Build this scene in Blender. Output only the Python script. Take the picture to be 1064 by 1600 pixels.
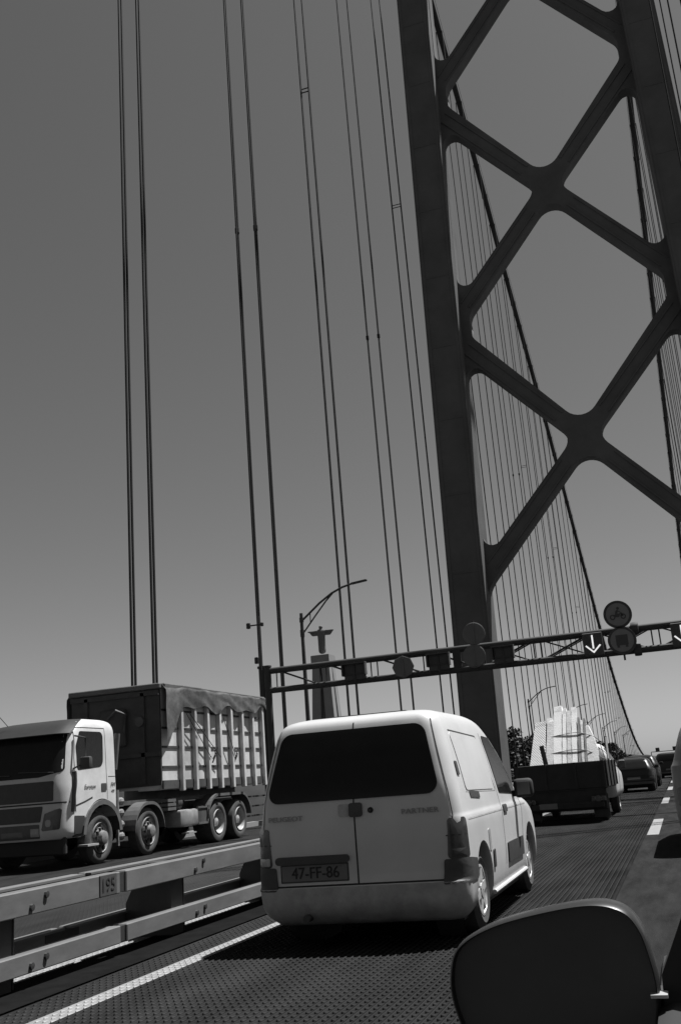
import bpy, bmesh, math, random
import numpy as np
from mathutils import Vector, Matrix
for o in list(bpy.data.objects): bpy.data.objects.remove(o)
SC = bpy.context.scene
COL = SC.collection
R_ = math.radians
rnd = random.Random(7)

# ---------------------------------------------------------------- camera
cd = bpy.data.cameras.new("camera"); cam = bpy.data.objects.new("camera", cd); COL.objects.link(cam)
cam.matrix_world = Matrix(((0.94508502, 0.15401268, 0.28826099, 0.0),
                           (0.31789531, -0.22843134, -0.92019655, 0.0),
                           (-0.0758741, 0.96130079, -0.26484695, 1.25),
                           (0, 0, 0, 1)))
cd.sensor_fit = 'VERTICAL'; cd.sensor_height = 36.0; cd.lens = 34.71
cd.clip_start = 0.05; cd.clip_end = 40000
SC.camera = cam

# ---------------------------------------------------------------- light
SUN = Vector((0.35, 0.27, 1.0)).normalized()
elev = math.asin(SUN.z); azim = math.atan2(SUN.x, SUN.y)
w = bpy.data.worlds.new("World"); SC.world = w; w.use_nodes = True
nt = w.node_tree; nt.nodes.clear()
sky = nt.nodes.new('ShaderNodeTexSky'); sky.sky_type = 'NISHITA'; sky.sun_disc = False
sky.sun_elevation = elev; sky.sun_rotation = azim
sky.altitude = 80; sky.air_density = 1.1; sky.dust_density = 0.8; sky.ozone_density = 2.0
sep = nt.nodes.new('ShaderNodeSeparateColor'); comb = nt.nodes.new('ShaderNodeCombineColor')
bg = nt.nodes.new('ShaderNodeBackground'); out = nt.nodes.new('ShaderNodeOutputWorld')
nt.links.new(sky.outputs[0], sep.inputs[0])
for i in range(3): nt.links.new(sep.outputs[0], comb.inputs[i])   # red-filtered black-and-white film
nt.links.new(comb.outputs[0], bg.inputs[0]); bg.inputs[1].default_value = 0.05
nt.links.new(bg.outputs[0], out.inputs[0])
sl = bpy.data.lights.new("sun", 'SUN'); sl.energy = 5.0; sl.angle = R_(0.53); sl.color = (1, 1, 1)
so = bpy.data.objects.new("sun", sl); COL.objects.link(so)
so.rotation_euler = (-SUN).to_track_quat('-Z', 'Y').to_euler(); so.location = (30, 20, 90)
SC.view_settings.view_transform = 'Standard'; SC.view_settings.look = 'None'
SC.view_settings.exposure = 0.75; SC.view_settings.gamma = 1
SC.render.engine = 'CYCLES'

# ---------------------------------------------------------------- materials
def mat(name, g, rough=0.6, metal=0.0, var=0.12, scale=6.0, bump=0.0, bscale=None, spec=0.5, coat=0.0, stretch=(1, 1, 1), trans=0.0):
    m = bpy.data.materials.new(name); m.use_nodes = True
    n = m.node_tree; b = n.nodes['Principled BSDF']
    b.inputs['Roughness'].default_value = rough; b.inputs['Metallic'].default_value = metal
    b.inputs['Specular IOR Level'].default_value = spec
    if coat: b.inputs['Coat Weight'].default_value = coat; b.inputs['Coat Roughness'].default_value = 0.06
    if trans: b.inputs['Transmission Weight'].default_value = trans
    tc = n.nodes.new('ShaderNodeTexCoord'); mp = n.nodes.new('ShaderNodeMapping'); mp.inputs['Scale'].default_value = stretch
    n.links.new(tc.outputs['Object'], mp.inputs[0])
    nz = n.nodes.new('ShaderNodeTexNoise'); nz.inputs['Scale'].default_value = scale; nz.inputs['Detail'].default_value = 6; nz.inputs['Roughness'].default_value = 0.65
    n.links.new(mp.outputs[0], nz.inputs['Vector'])
    cr = n.nodes.new('ShaderNodeValToRGB'); e = cr.color_ramp.elements
    lo, hi = g * (1 - var), min(1, g * (1 + var))
    e[0].position = 0.32; e[1].position = 0.68; e[0].color = (lo, lo, lo, 1); e[1].color = (hi, hi, hi, 1)
    n.links.new(nz.outputs['Fac'], cr.inputs[0]); n.links.new(cr.outputs[0], b.inputs['Base Color'])
    if bump:
        bn = n.nodes.new('ShaderNodeTexNoise'); bn.inputs['Scale'].default_value = bscale or scale * 4; bn.inputs['Detail'].default_value = 5
        n.links.new(mp.outputs[0], bn.inputs['Vector'])
        bp = n.nodes.new('ShaderNodeBump'); bp.inputs['Strength'].default_value = bump; bp.inputs['Distance'].default_value = 0.02
        n.links.new(bn.outputs['Fac'], bp.inputs['Height']); n.links.new(bp.outputs[0], b.inputs['Normal'])
    return m
M = {
 'tower': mat('tower_paint', 0.10, 0.85, spec=0.1, var=0.16, scale=0.3, bump=0.05, bscale=2),
 'cable': mat('cable_steel', 0.03, 0.7, spec=0.15, var=0.15, scale=3),
 'rope': mat('hanger_steel', 0.028, 0.7, spec=0.15, var=0.15, scale=3),
 'gantry': mat('gantry_steel', 0.045, 0.6, spec=0.25, var=0.15, scale=2),
 'signback': mat('sign_back', 0.10, 0.6, var=0.1, scale=3),
 'signdark': mat('sign_dark', 0.05, 0.7, var=0.1, scale=3),
 'signring': mat('sign_ring', 0.035, 0.6, var=0.1),
 'signface': mat('sign_face', 0.16, 0.6, var=0.08),
 'signblack': mat('sign_black', 0.045, 0.6, var=0.1),
 'white': mat('white_paint', 0.52, 0.35, var=0.06, scale=2.2, bump=0.02, bscale=3, coat=0.15, spec=0.3),
 'whitedark': mat('white_paint_dark', 0.36, 0.5, var=0.25, spec=0.2, scale=5),  # the van white in a darker, more varied tone
 'truckwhite': mat('truck_paint', 0.50, 0.4, var=0.10, scale=3, spec=0.3),
 'glass': mat('dark_glass', 0.014, 0.12, var=0.1, spec=0.2),
 'glassdim': mat('window_glass', 0.015, 0.25, var=0.1, spec=0.2),
 'black': mat('black_plastic', 0.045, 0.55, var=0.15, scale=8, bump=0.05, bscale=60),
 'rubber': mat('rubber', 0.05, 0.8, var=0.25, scale=14, bump=0.1, bscale=40),
 'tyre': mat('truck_tyre', 0.055, 0.85, var=0.3, scale=9, bump=0.1, bscale=40),
 'seam': mat('seam_black', 0.02, 0.8, var=0.1),
 'steel': mat('rim_steel', 0.42, 0.42, metal=0.3, var=0.2, scale=9),
 'alloy': mat('wheel_cover', 0.50, 0.35, metal=0.3, var=0.12, scale=9),
 'lampred': mat('tail_lamp_lens', 0.05, 0.15, var=0.25, scale=14, spec=0.6),
 'lampclear': mat('clear_lamp', 0.35, 0.12, var=0.2, scale=14, spec=0.6),
 'plate': mat('plate_face', 0.13, 0.5, var=0.06),
 'plategrey': mat('marker_face', 0.055, 0.6, var=0.15, scale=14),
 'chassis': mat('chassis_steel', 0.055, 0.7, var=0.3, scale=4, bump=0.1),
 'tank': mat('tank_metal', 0.30, 0.5, var=0.25, scale=5),
 'box': mat('dump_body_paint', 0.50, 0.5, var=0.16, scale=2.5, bump=0.12, bscale=5),
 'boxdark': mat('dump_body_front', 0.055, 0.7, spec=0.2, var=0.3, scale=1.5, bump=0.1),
 'tarp': mat('tarpaulin', 0.075, 0.75, var=0.5, scale=2.6, bump=0.5, bscale=6),
 'fender': mat('fender_plastic', 0.10, 0.6, spec=0.25, var=0.15, scale=5),
 'rail': mat('barrier_steel', 0.13, 0.55, metal=0.1, var=0.24, scale=4.5, bump=0.05, stretch=(1, 0.35, 1)),
 'bolt': mat('bolt_steel', 0.03, 0.6, var=0.2),
 'grate': mat('grating_steel', 0.014, 0.6, spec=0.12, var=0.6, scale=2.6, stretch=(1, .25, 1)),
 'gratewhite': mat('grating_painted', 0.30, 0.7, spec=0.1, var=0.18, scale=7),
 'asphalt': mat('asphalt', 0.017, 1.0, spec=0.1, var=0.45, scale=5, stretch=(1, .16, 1), bump=0.5, bscale=130),
 'plateband': mat('deck_plate', 0.008, 0.9, spec=0.03, var=0.3, scale=4),
 'floor': mat('deck_floor', 0.018, 0.9, var=0.3, scale=1),
 'joint': mat('joint_steel', 0.006, 0.9, spec=0.03, var=0.3),
 'mark': mat('road_marking', 0.24, 0.8, spec=0.1, var=0.14, scale=8),
 'foam': mat('foam_white', 0.80, 0.8, var=0.07, scale=5, bump=0.2, bscale=40),
 'foamgrey': mat('foam_grey', 0.20, 0.8, var=0.25, scale=5, bump=0.2, bscale=40),
 'foammid': mat('foam_mid', 0.60, 0.8, var=0.14, scale=6, bump=0.3, bscale=30),
 'pickup': mat('pickup_dark', 0.03, 0.6, spec=0.2, var=0.2, scale=4),
 'cardark': mat('car_paint_dark', 0.016, 0.35, var=0.1, coat=0.15, spec=0.3),
 'cargrey': mat('car_paint_grey', 0.20, 0.35, var=0.05, coat=0.1, spec=0.3),
 'concrete': mat('concrete', 0.2, 0.85, var=0.1, scale=0.08, bump=0.2, bscale=0.4),
 'statue': mat('statue_stone', 0.12, 0.85, var=0.1, scale=0.3),
 'lamp': mat('lamp_steel', 0.04, 0.55, var=0.1),
 'hill': mat('hillside', 0.025, 0.95, var=0.4, scale=0.05, bump=0.4, bscale=0.3),
 'water': mat('river_water', 0.05, 0.12, var=0.2, scale=0.01, bump=0.3, bscale=0.05),
 'bark': mat('bark', 0.06, 0.9, var=0.3, scale=1),
 'leaf': mat('foliage', 0.03, 0.7, var=0.5, scale=0.25),
 'leafdark': mat('foliage_dark', 0.022, 0.7, var=0.5, scale=0.25),
  'mirrorshell': mat('mirror_shell', 0.022, 0.4, var=0.05, spec=0.4, coat=0.12),
 'mirrorglass': mat('mirror_glass', 0.08, 0.6, var=0.1, spec=0.15),
 'handmirror': mat('van_mirror_glass', 0.09, 0.3, var=0.05, spec=0.3),
 'hub': mat('wheel_hub', 0.16, 0.5, var=0.4, scale=8),
 'badge': mat('badge_grey', 0.25, 0.5, var=0.1),
 'cloth': mat('sun_visor', 0.014, 0.6, var=0.2),
}
def slab_tex(name, g, kind):
    """foam or wrapped sheet with fine ribs / diamond quilting"""
    m = mat(name, g, 0.8, var=0.06, scale=5); n = m.node_tree; b = n.nodes['Principled BSDF']
    tc = n.nodes.new('ShaderNodeTexCoord'); bp = n.nodes.new('ShaderNodeBump'); bp.inputs['Strength'].default_value = 0.5; bp.inputs['Distance'].default_value = 0.012
    ws = []
    for rot in ((0.75, -0.75) if kind == 'quilt' else (0.0,)):
        mp = n.nodes.new('ShaderNodeMapping'); mp.inputs['Rotation'].default_value = (0, rot, 0); n.links.new(tc.outputs['Object'], mp.inputs[0])
        wv = n.nodes.new('ShaderNodeTexWave'); wv.inputs['Scale'].default_value = 7.5 if kind == 'quilt' else 5; wv.inputs['Distortion'].default_value = 0.3
        wv.bands_direction = 'X'; n.links.new(mp.outputs[0], wv.inputs['Vector']); ws.append(wv)
    if len(ws) == 2:
        mx = n.nodes.new('ShaderNodeMath'); mx.operation = 'MAXIMUM'
        n.links.new(ws[0].outputs['Fac'], mx.inputs[0]); n.links.new(ws[1].outputs['Fac'], mx.inputs[1]); o_ = mx.outputs[0]
    else: o_ = ws[0].outputs['Fac']
    n.links.new(o_, bp.inputs['Height']); n.links.new(bp.outputs[0], b.inputs['Normal'])
    return m
M['quilt'] = slab_tex('quilted_wrap', 0.66, 'quilt')

# ---------------------------------------------------------------- builders
def tag(o, label=None, cat=None, group=None, kind=None):
    if label: o['label'] = label
    if cat: o['category'] = cat
    if group: o['group'] = group
    if kind: o['kind'] = kind
    return o
def thing(name, label, cat, loc=(0, 0, 0), rz=0.0, group=None):
    o = bpy.data.objects.new(name, None); COL.objects.link(o); o.empty_display_size = 0.3
    o.location = loc; o.rotation_euler = (0, 0, rz)
    return tag(o, label, cat, group)
class MB:
    def __init__(s): s.b = bmesh.new()
    def box(s, c, d, rot=None, bev=0.0, seg=1):
        r = bmesh.ops.create_cube(s.b, size=1.0); vs = r['verts']
        bmesh.ops.scale(s.b, vec=d, verts=vs)
        if bev:
            es = list({e for v in vs for e in v.link_edges})
            g = bmesh.ops.bevel(s.b, geom=es, offset=bev, segments=seg, affect='EDGES', profile=0.5)
            vs = list({v for f in g['faces'] for v in f.verts} | {v for v in vs if v.is_valid})
        if rot is not None:
            bmesh.ops.rotate(s.b, cent=(0, 0, 0), matrix=rot if isinstance(rot, Matrix) else Matrix.Rotation(rot[1], 3, rot[0]), verts=vs)
        bmesh.ops.translate(s.b, vec=c, verts=vs); return s
    def tube(s, pts, r, n=8, closed=False):
        pts = [Vector(p) for p in pts]; rr = r if isinstance(r, (list, tuple)) else [r] * len(pts); rings = []
        for i, p in enumerate(pts):
            a = pts[max(0, i - 1)]; b = pts[min(len(pts) - 1, i + 1)]; t = (b - a).normalized()
            u = t.cross(Vector((0, 0, 1)));
            if u.length < 1e-3: u = t.cross(Vector((0, 1, 0)))
            u.normalize(); v = t.cross(u)
            rings.append([s.b.verts.new(p + (u * math.cos(2 * math.pi * k / n) + v * math.sin(2 * math.pi * k / n)) * rr[i]) for k in range(n)])
        for a, b in zip(rings, rings[1:]):
            for k in range(n): s.b.faces.new((a[k], a[(k + 1) % n], b[(k + 1) % n], b[k]))
        s.b.faces.new(rings[0][::-1]); s.b.faces.new(rings[-1]); return s
    def lathe(s, prof, axis='x', c=(0, 0, 0), n=28, cap=False):
        """prof: (axial, radius) pairs"""
        rings = []; c = Vector(c)
        for a, r in prof:
            ring = []
            for k in range(n):
                t = 2 * math.pi * k / n; x, y = r * math.cos(t), r * math.sin(t)
                p = {'x': (a, x, y), 'y': (x, a, y), 'z': (x, y, a)}[axis]; ring.append(s.b.verts.new(c + Vector(p)))
            rings.append(ring)
        for a, b in zip(rings, rings[1:]):
            for k in range(n): s.b.faces.new((a[k], a[(k + 1) % n], b[(k + 1) % n], b[k]))
        if cap: s.b.faces.new(rings[0][::-1]); s.b.faces.new(rings[-1])
        return s
    def prism(s, poly, axis, a, b):
        """poly: 2D outline; axis 'x' -> (y,z), 'y' -> (x,z), 'z' -> (x,y)"""
        def P(u, v, t): return {'x': (t, u, v), 'y': (u, t, v), 'z': (u, v, t)}[axis]
        A = [s.b.verts.new(P(u, v, a)) for u, v in poly]; B = [s.b.verts.new(P(u, v, b)) for u, v in poly]
        n = len(poly); s.b.faces.new(A); s.b.faces.new(B[::-1])
        for i in range(n): s.b.faces.new((A[i], B[i], B[(i + 1) % n], A[(i + 1) % n]))
        return s
    def raw(s, verts, faces):
        vs = [s.b.verts.new(v) for v in verts]
        for f in faces:
            try: s.b.faces.new([vs[i] for i in f])
            except ValueError: pass
        return s
    def build(s, name, m, parent=None, smooth=False, angle=40):
        bmesh.ops.recalc_face_normals(s.b, faces=s.b.faces)
        me = bpy.data.meshes.new(name)
        if smooth:
            for f in s.b.faces: f.smooth = True
            for e in s.b.edges:
                if len(e.link_faces) == 2 and e.calc_face_angle(0) > R_(angle): e.smooth = False
        s.b.to_mesh(me); s.b.free()
        return link(name, me, m, parent)
def link(name, me, m, parent=None):
    me.materials.clear(); me.materials.append(M[m] if isinstance(m, str) else m)
    o = bpy.data.objects.new(name, me); COL.objects.link(o)
    if parent: o.parent = parent
    return o
def npmesh(name, verts, faces, m, parent=None):
    me = bpy.data.meshes.new(name); v = np.asarray(verts, np.float32); f = np.asarray(faces, np.int32); k = f.shape[1]
    me.vertices.add(len(v)); me.vertices.foreach_set('co', v.ravel())
    me.loops.add(f.size); me.loops.foreach_set('vertex_index', f.ravel())
    me.polygons.add(len(f)); me.polygons.foreach_set('loop_start', np.arange(0, f.size, k, dtype=np.int32))
    me.update(calc_edges=True)
    return link(name, me, m, parent)
def bars(x0s, x1s, y0s, y1s, z0, z1):
    """many axis-aligned bars: top + four sides"""
    n = len(x0s); V = np.zeros((n, 8, 3)); q = [(0, 0), (1, 0), (1, 1), (0, 1)]
    for i, (a, b) in enumerate(q):
        for k, z in enumerate((z0, z1)):
            V[:, i + 4 * k, 0] = np.where(a, x1s, x0s); V[:, i + 4 * k, 1] = np.where(b, y1s, y0s); V[:, i + 4 * k, 2] = z
    F = np.array([(4, 5, 6, 7), (0, 1, 5, 4), (1, 2, 6, 5), (2, 3, 7, 6), (3, 0, 4, 7)])
    return V.reshape(-1, 3), (F[None] + 8 * np.arange(n)[:, None, None]).reshape(-1, 4)
def pch(xs, ys):
    x = np.array(xs, float); y = np.array(ys, float); h = np.diff(x); d = np.diff(y) / h; m = np.zeros_like(y)
    m[0], m[-1] = d[0], d[-1]
    for i in range(1, len(x) - 1):
        if d[i - 1] * d[i] > 0:
            w1, w2 = 2 * h[i] + h[i - 1], h[i] + 2 * h[i - 1]; m[i] = (w1 + w2) / (w1 / d[i - 1] + w2 / d[i])
    def f(q):
        q = min(max(q, x[0]), x[-1]); i = min(int(np.searchsorted(x, q, 'right')) - 1, len(h) - 1); i = max(i, 0)
        t = (q - x[i]) / h[i]; t2, t3 = t * t, t ** 3
        return float((2 * t3 - 3 * t2 + 1) * y[i] + (t3 - 2 * t2 + t) * h[i] * m[i] + (-2 * t3 + 3 * t2) * y[i + 1] + (t3 - t2) * h[i] * m[i + 1])
    return f
def text(name, s, size, m, parent, loc, rot, depth=0.004, shear=0.0, sx=1.0):
    cu = bpy.data.curves.new(name, 'FONT'); cu.body = s; cu.size = size; cu.extrude = depth; cu.align_x = 'CENTER'; cu.align_y = 'CENTER'; cu.shear = shear; cu.resolution_u = 3
    t = bpy.data.objects.new(name + '_tmp', cu); COL.objects.link(t)
    dg = bpy.context.evaluated_depsgraph_get(); me = bpy.data.meshes.new_from_object(t.evaluated_get(dg))
    bpy.data.objects.remove(t); bpy.data.curves.remove(cu); me.name = name
    o = link(name, me, m, parent); o.location = loc; o.rotation_euler = rot; o.scale = (sx, 1, 1); return o
def rounded(poly, r, n=6):
    """round the corners of a 2D polygon; r: radius or list of radii"""
    out = []; N = len(poly)
    for i in range(N):
        p = Vector(poly[i]); a = Vector(poly[i - 1]); b = Vector(poly[(i + 1) % N]); ri = r[i] if isinstance(r, (list, tuple)) else r
        u = (a - p).normalized(); v = (b - p).normalized(); ang = math.acos(max(-1, min(1, u.dot(v))))
        if ri <= 0 or ang > 3.1: out.append(tuple(p)); continue
        t = ri / math.tan(ang / 2); t = min(t, (a - p).length * 0.49, (b - p).length * 0.49); re = t * math.tan(ang / 2)
        c = p + (u + v).normalized() * (re / math.sin(ang / 2)); s0 = p + u * t - c; s1 = p + v * t - c
        a0 = math.atan2(s0.y, s0.x); a1 = math.atan2(s1.y, s1.x); d = (a1 - a0 + math.pi) % (2 * math.pi) - math.pi
        for k in range(n + 1):
            q = a0 + d * k / n; out.append((c.x + re * math.cos(q), c.y + re * math.sin(q)))
    return out
def plate2d(name, outer, holes, y0, y1, m, parent, bev=0.0):
    """flat plate in the xz plane with holes, thick from y0 to y1 (a filled 2D curve turned to mesh)"""
    cu = bpy.data.curves.new(name, 'CURVE'); cu.dimensions = '2D'; cu.fill_mode = 'BOTH'; cu.extrude = (y1 - y0) / 2
    for pl in [outer] + holes:
        sp = cu.splines.new('POLY'); sp.points.add(len(pl) - 1); sp.use_cyclic_u = True
        for k, (x, z) in enumerate(pl): sp.points[k].co = (x, z, 0, 1)
    t = bpy.data.objects.new(name + '_tmp', cu); COL.objects.link(t)
    dg = bpy.context.evaluated_depsgraph_get(); me = bpy.data.meshes.new_from_object(t.evaluated_get(dg))
    bpy.data.objects.remove(t); bpy.data.curves.remove(cu); me.name = name
    me.transform(Matrix.Translation((0, (y0 + y1) / 2, 0)) @ Matrix.Rotation(math.pi / 2, 4, 'X'))
    return link(name, me, m, parent)
def subdiv_smooth(o, lv=2):
    md = o.modifiers.new('s', 'SUBSURF'); md.levels = md.render_levels = lv
# ================================================================ SETTING
def sheet(name, x0, x1, y0, y1, z, m):
    o = MB().raw([(x0, y0, z), (x1, y0, z), (x1, y1, z), (x0, y1, z)], [(0, 1, 2, 3)]).build(name, m); tag(o, kind='structure'); return o
YE = 760.0
sheet('river', -9000, 9000, -6000, 20000, -70, 'water')
fl = MB().box((-4.1, YE / 2 - 10, -0.9), (24.6, YE + 20, 1.2)).build('bridge_deck', 'floor'); tag(fl, kind='structure')
def grating(name, x0, x1, white=(), ynear=4.0, y1=140.0, zig=46.0, ylim=YE):
    """steel grid deck: bearing bars along the road with bent bars between them"""
    sp = 0.055; n = int((x1 - x0) / sp); xs = x0 + sp * (np.arange(n) + 0.5)
    def emit(nm, sel, mm):
        if not len(sel): return
        Vs, Fs = [], []; k = 0
        v, f = bars(sel - 0.005, sel + 0.005, np.full(len(sel), ynear), np.full(len(sel), y1), -0.09, -0.003); Vs.append(v); Fs.append(f); k += len(v)
        st = 0.045; ys = np.arange(ynear, zig, st); a = 0.030
        for x in sel:
            ph = rnd.random() * 0.0
            off = np.where((np.arange(len(ys)) // 1) % 2 == 0, 0.006, sp - 0.006)
            cx = x + off; L = len(ys)
            v = np.zeros((L, 4, 3)); v[:, 0, 0] = cx - 0.004; v[:, 1, 0] = cx + 0.004; v[:, 2, 0] = cx - 0.004; v[:, 3, 0] = cx + 0.004
            v[:, :, 1] = ys[:, None]; v[:, 0:2, 2] = -0.008; v[:, 2:, 2] = -0.07
            i = np.arange(L - 1) * 4
            f = np.concatenate([np.stack([i, i + 1, i + 5, i + 4], 1), np.stack([i, i + 4, i + 6, i + 2], 1), np.stack([i + 1, i + 3, i + 7, i + 5], 1)])
            Vs.append(v.reshape(-1, 3)); Fs.append(f + k); k += L * 4
        # cross rods further away, where the bent bars merge
        yc = np.arange(zig, y1, 0.22)
        v, f = bars(np.full(len(yc), sel[0]), np.full(len(yc), sel[-1]), yc, yc + 0.03, -0.06, -0.006); Vs.append(v); Fs.append(f + k)
        o = npmesh(nm, np.concatenate(Vs), np.concatenate(Fs), mm); tag(o, kind='structure')
    wsel = np.zeros(n, bool)
    for a, b in white: wsel |= (xs > a) & (xs < b)
    if ynear < 9: emit(name, xs[~wsel], 'grate')
    else: emit(name, xs[~wsel], 'grate')
    if wsel.any():
        s = xs[wsel]; brk = np.where(np.diff(s) > sp * 1.5)[0]
        for seg in np.split(s, brk + 1): emit('edge_line', seg, 'gratewhite')
grating('road_grating', -4.36, -0.80, white=((-4.03, -3.86),), ynear=3.0)
grating('edge_line', -5.16, -4.95, white=((-6, 0),), ynear=4.0)
grating('road_grating', -8.70, -5.16, ynear=5.0, zig=30)
grating('road_grating', 2.60, 6.00, ynear=14.0, zig=20)
sheet('road_far', -8.7, 6.0, 140, YE, -0.002, 'grate')
sheet('median_plate', -4.955, -4.355, -10, YE, 0.004, 'plateband')
sheet('road_asphalt', -0.80, 2.60, -10, YE, 0.0, 'asphalt')
sheet('road_asphalt', -12.2, -8.70, -10, YE, 0.0, 'asphalt')
sheet('road_asphalt', -15.2, -12.2, -10, YE, -0.004, 'asphalt')
k = MB()
y = -1.0
for y in np.arange(18.6, 300, 12.6): k.raw([(-0.78, y, 0.006), (-0.58, y, 0.006), (-0.58, y + 4.7, 0.006), (-0.78, y + 4.7, 0.006)], [(0, 1, 2, 3)])
tag(k.build('lane_dashes', 'mark'), kind='structure')
k = MB()
for y in np.arange(-6.6, 300, 12.6): k.raw([(-8.85, y, 0.006), (-8.72, y, 0.006), (-8.72, y + 4.7, 0.006), (-8.85, y + 4.7, 0.006)], [(0, 1, 2, 3)])
tag(k.build('lane_dashes', 'mark'), kind='structure')
k = MB()
for y in (25.6, 33.2, 36.4, 47.0, 58.5, 70.0, 82.0, 94.0):
    k.box((-0.9, y, -0.02), (6.9, 0.09, 0.052)); k.box((-10.2, y, -0.02), (10.1, 0.09, 0.052))
tag(k.build('deck_joints', 'joint'), kind='structure')
k = MB()
for x in (-15.3, 6.1): k.box((x, YE / 2 - 10, 0.02), (0.22, YE, 0.28))
tag(k.build('kerb', 'concrete'), kind='structure')

# far bank: hill, wood
def hz(x, y):
    def ss(a, b, t): t = min(1, max(0, (t - a) / (b - a))); return t * t * (3 - 2 * t)
    base = -70 + 66 * ss(330, 440, y)
    d = max(0.0, -20 - x)
    base += ss(350, 455, y) * (6.0 * ss(0, 14, d) + 0.135 * min(d, 72))
    base += 16 * ss(520, 860, y) * ss(40, 200, d)
    if x > 14: base += ss(380, 560, y) * 2 * ss(0, 80, x - 14)
    base += ss(360, 460, y) * (1.2 * math.sin(x * 0.05 + 1) * math.cos(y * 0.03) if d > 10 else 0)
    return base
nx, ny = 90, 60; gx = np.concatenate([np.linspace(-1500, -300, 20), np.linspace(-280, 120, 55), np.linspace(150, 1500, 15)]); gy = np.concatenate([np.linspace(320, 760, 45), np.linspace(800, 3000, 15)])
V = [(x, y, hz(x, y)) for y in gy for x in gx]; F = [(j * nx + i, j * nx + i + 1, (j + 1) * nx + i + 1, (j + 1) * nx + i) for j in range(ny - 1) for i in range(nx - 1)]
h = npmesh('hill', V, F, 'hill'); h.data.polygons.foreach_set('use_smooth', [True] * len(F)); tag(h, kind='structure')
def crown(verts, faces, c, rx, rz, n, s, rr):
    """leaf clumps scattered through a lumpy crown volume"""
    lob = [(rr.uniform(-.55, .55) * rx, rr.uniform(-.55, .55) * rx, rr.uniform(-.5, .6) * rz, rr.uniform(.35, .62)) for _ in range(9)]
    for _ in range(n):
        l = rr.choice(lob); u = Vector((rr.gauss(0, 1), rr.gauss(0, 1), rr.gauss(0, 1))).normalized() * (rr.random() ** 0.4) * l[3]
        p = Vector((c[0] + l[0] + u.x * rx, c[1] + l[1] + u.y * rx, c[2] + l[2] + u.z * rz))
        a = Vector((rr.gauss(0, 1), rr.gauss(0, 1), rr.gauss(0, 1))).normalized(); b = a.cross(Vector((rr.gauss(0, 1), rr.gauss(0, 1), rr.gauss(0, 1)))).normalized()
        q = s * rr.uniform(0.5, 1.3); i = len(verts)
        verts += [tuple(p - a * q), tuple(p + b * q * .7), tuple(p + a * q), tuple(p - b * q * .7)]; faces.append((i, i + 1, i + 2, i + 3))
rt = random.Random(11)
V, F = [], []
for _ in range(950):
    x = -rt.uniform(21, 118); y = rt.uniform(388, 530)
    r = rt.uniform(2.0, 4.2); hgt = rt.uniform(2.2, 4.0); crown(V, F, (x, y, hz(x, y) + hgt * 0.75), r, hgt, 130, 0.8, rt)
for _ in range(90):
    x = rt.uniform(16, 120); y = rt.uniform(440, 560); r = rt.uniform(2.5, 4.5); crown(V, F, (x, y, hz(x, y) + 2.5), r, 3.0, 110, 0.8, rt)
wd = npmesh('woodland', V, F, 'leafdark'); tag(wd, 'dark wood covering the far bank below the bridge end', 'woodland', kind='stuff')
def tree(x, y, hgt, r, label, m='leaf', n=700):
    z = hz(x, y) - 0.5; t = thing('tree', label, 'tree', (x, y, z), group='trees on the far bank')
    k = MB(); k.tube([(0, 0, 0), (0.1, 0, hgt * .35), (-0.1, 0.1, hgt * .7)], [0.35, 0.26, 0.12], 7)
    for a in range(5):
        q = a * 1.3; k.tube([(0, 0, hgt * .38 + a * .25), (math.cos(q) * r * .5, math.sin(q) * r * .5, hgt * (.58 + .05 * a))], [0.13, 0.05], 5)
    k.build('trunk', 'bark', t)
    v, f = [], []; crown(v, f, (0, 0, hgt * .66), r, hgt * .38, n, 0.6, rt); npmesh('crown', v, f, m, t)
for a in [(-84, 505, 15.5, 6.0, 'broad dark tree highest on the wooded bank, just right of the tower leg'),
          (-77, 500, 12.5, 4.6, 'rounded dark tree beside the broad one right of the tower leg'),
          (-69, 512, 9.5, 4.5, 'low dark tree on the bank near the left edge of the pickup load'),
          (-47, 470, 10.5, 4.6, 'dark bushy tree just right of the pickup load on the far bank'),
          (-40, 468, 8.8, 4.2, 'dark tree between the pickup load and the distant hatchback'),
          (-29, 455, 8.4, 3.4, 'small rounded tree at the foot of the left main cable'),
          (-24.5, 470, 6.2, 2.8, 'smallest tree at the right end of the wood by the main cable foot')]: tree(*a)

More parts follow.
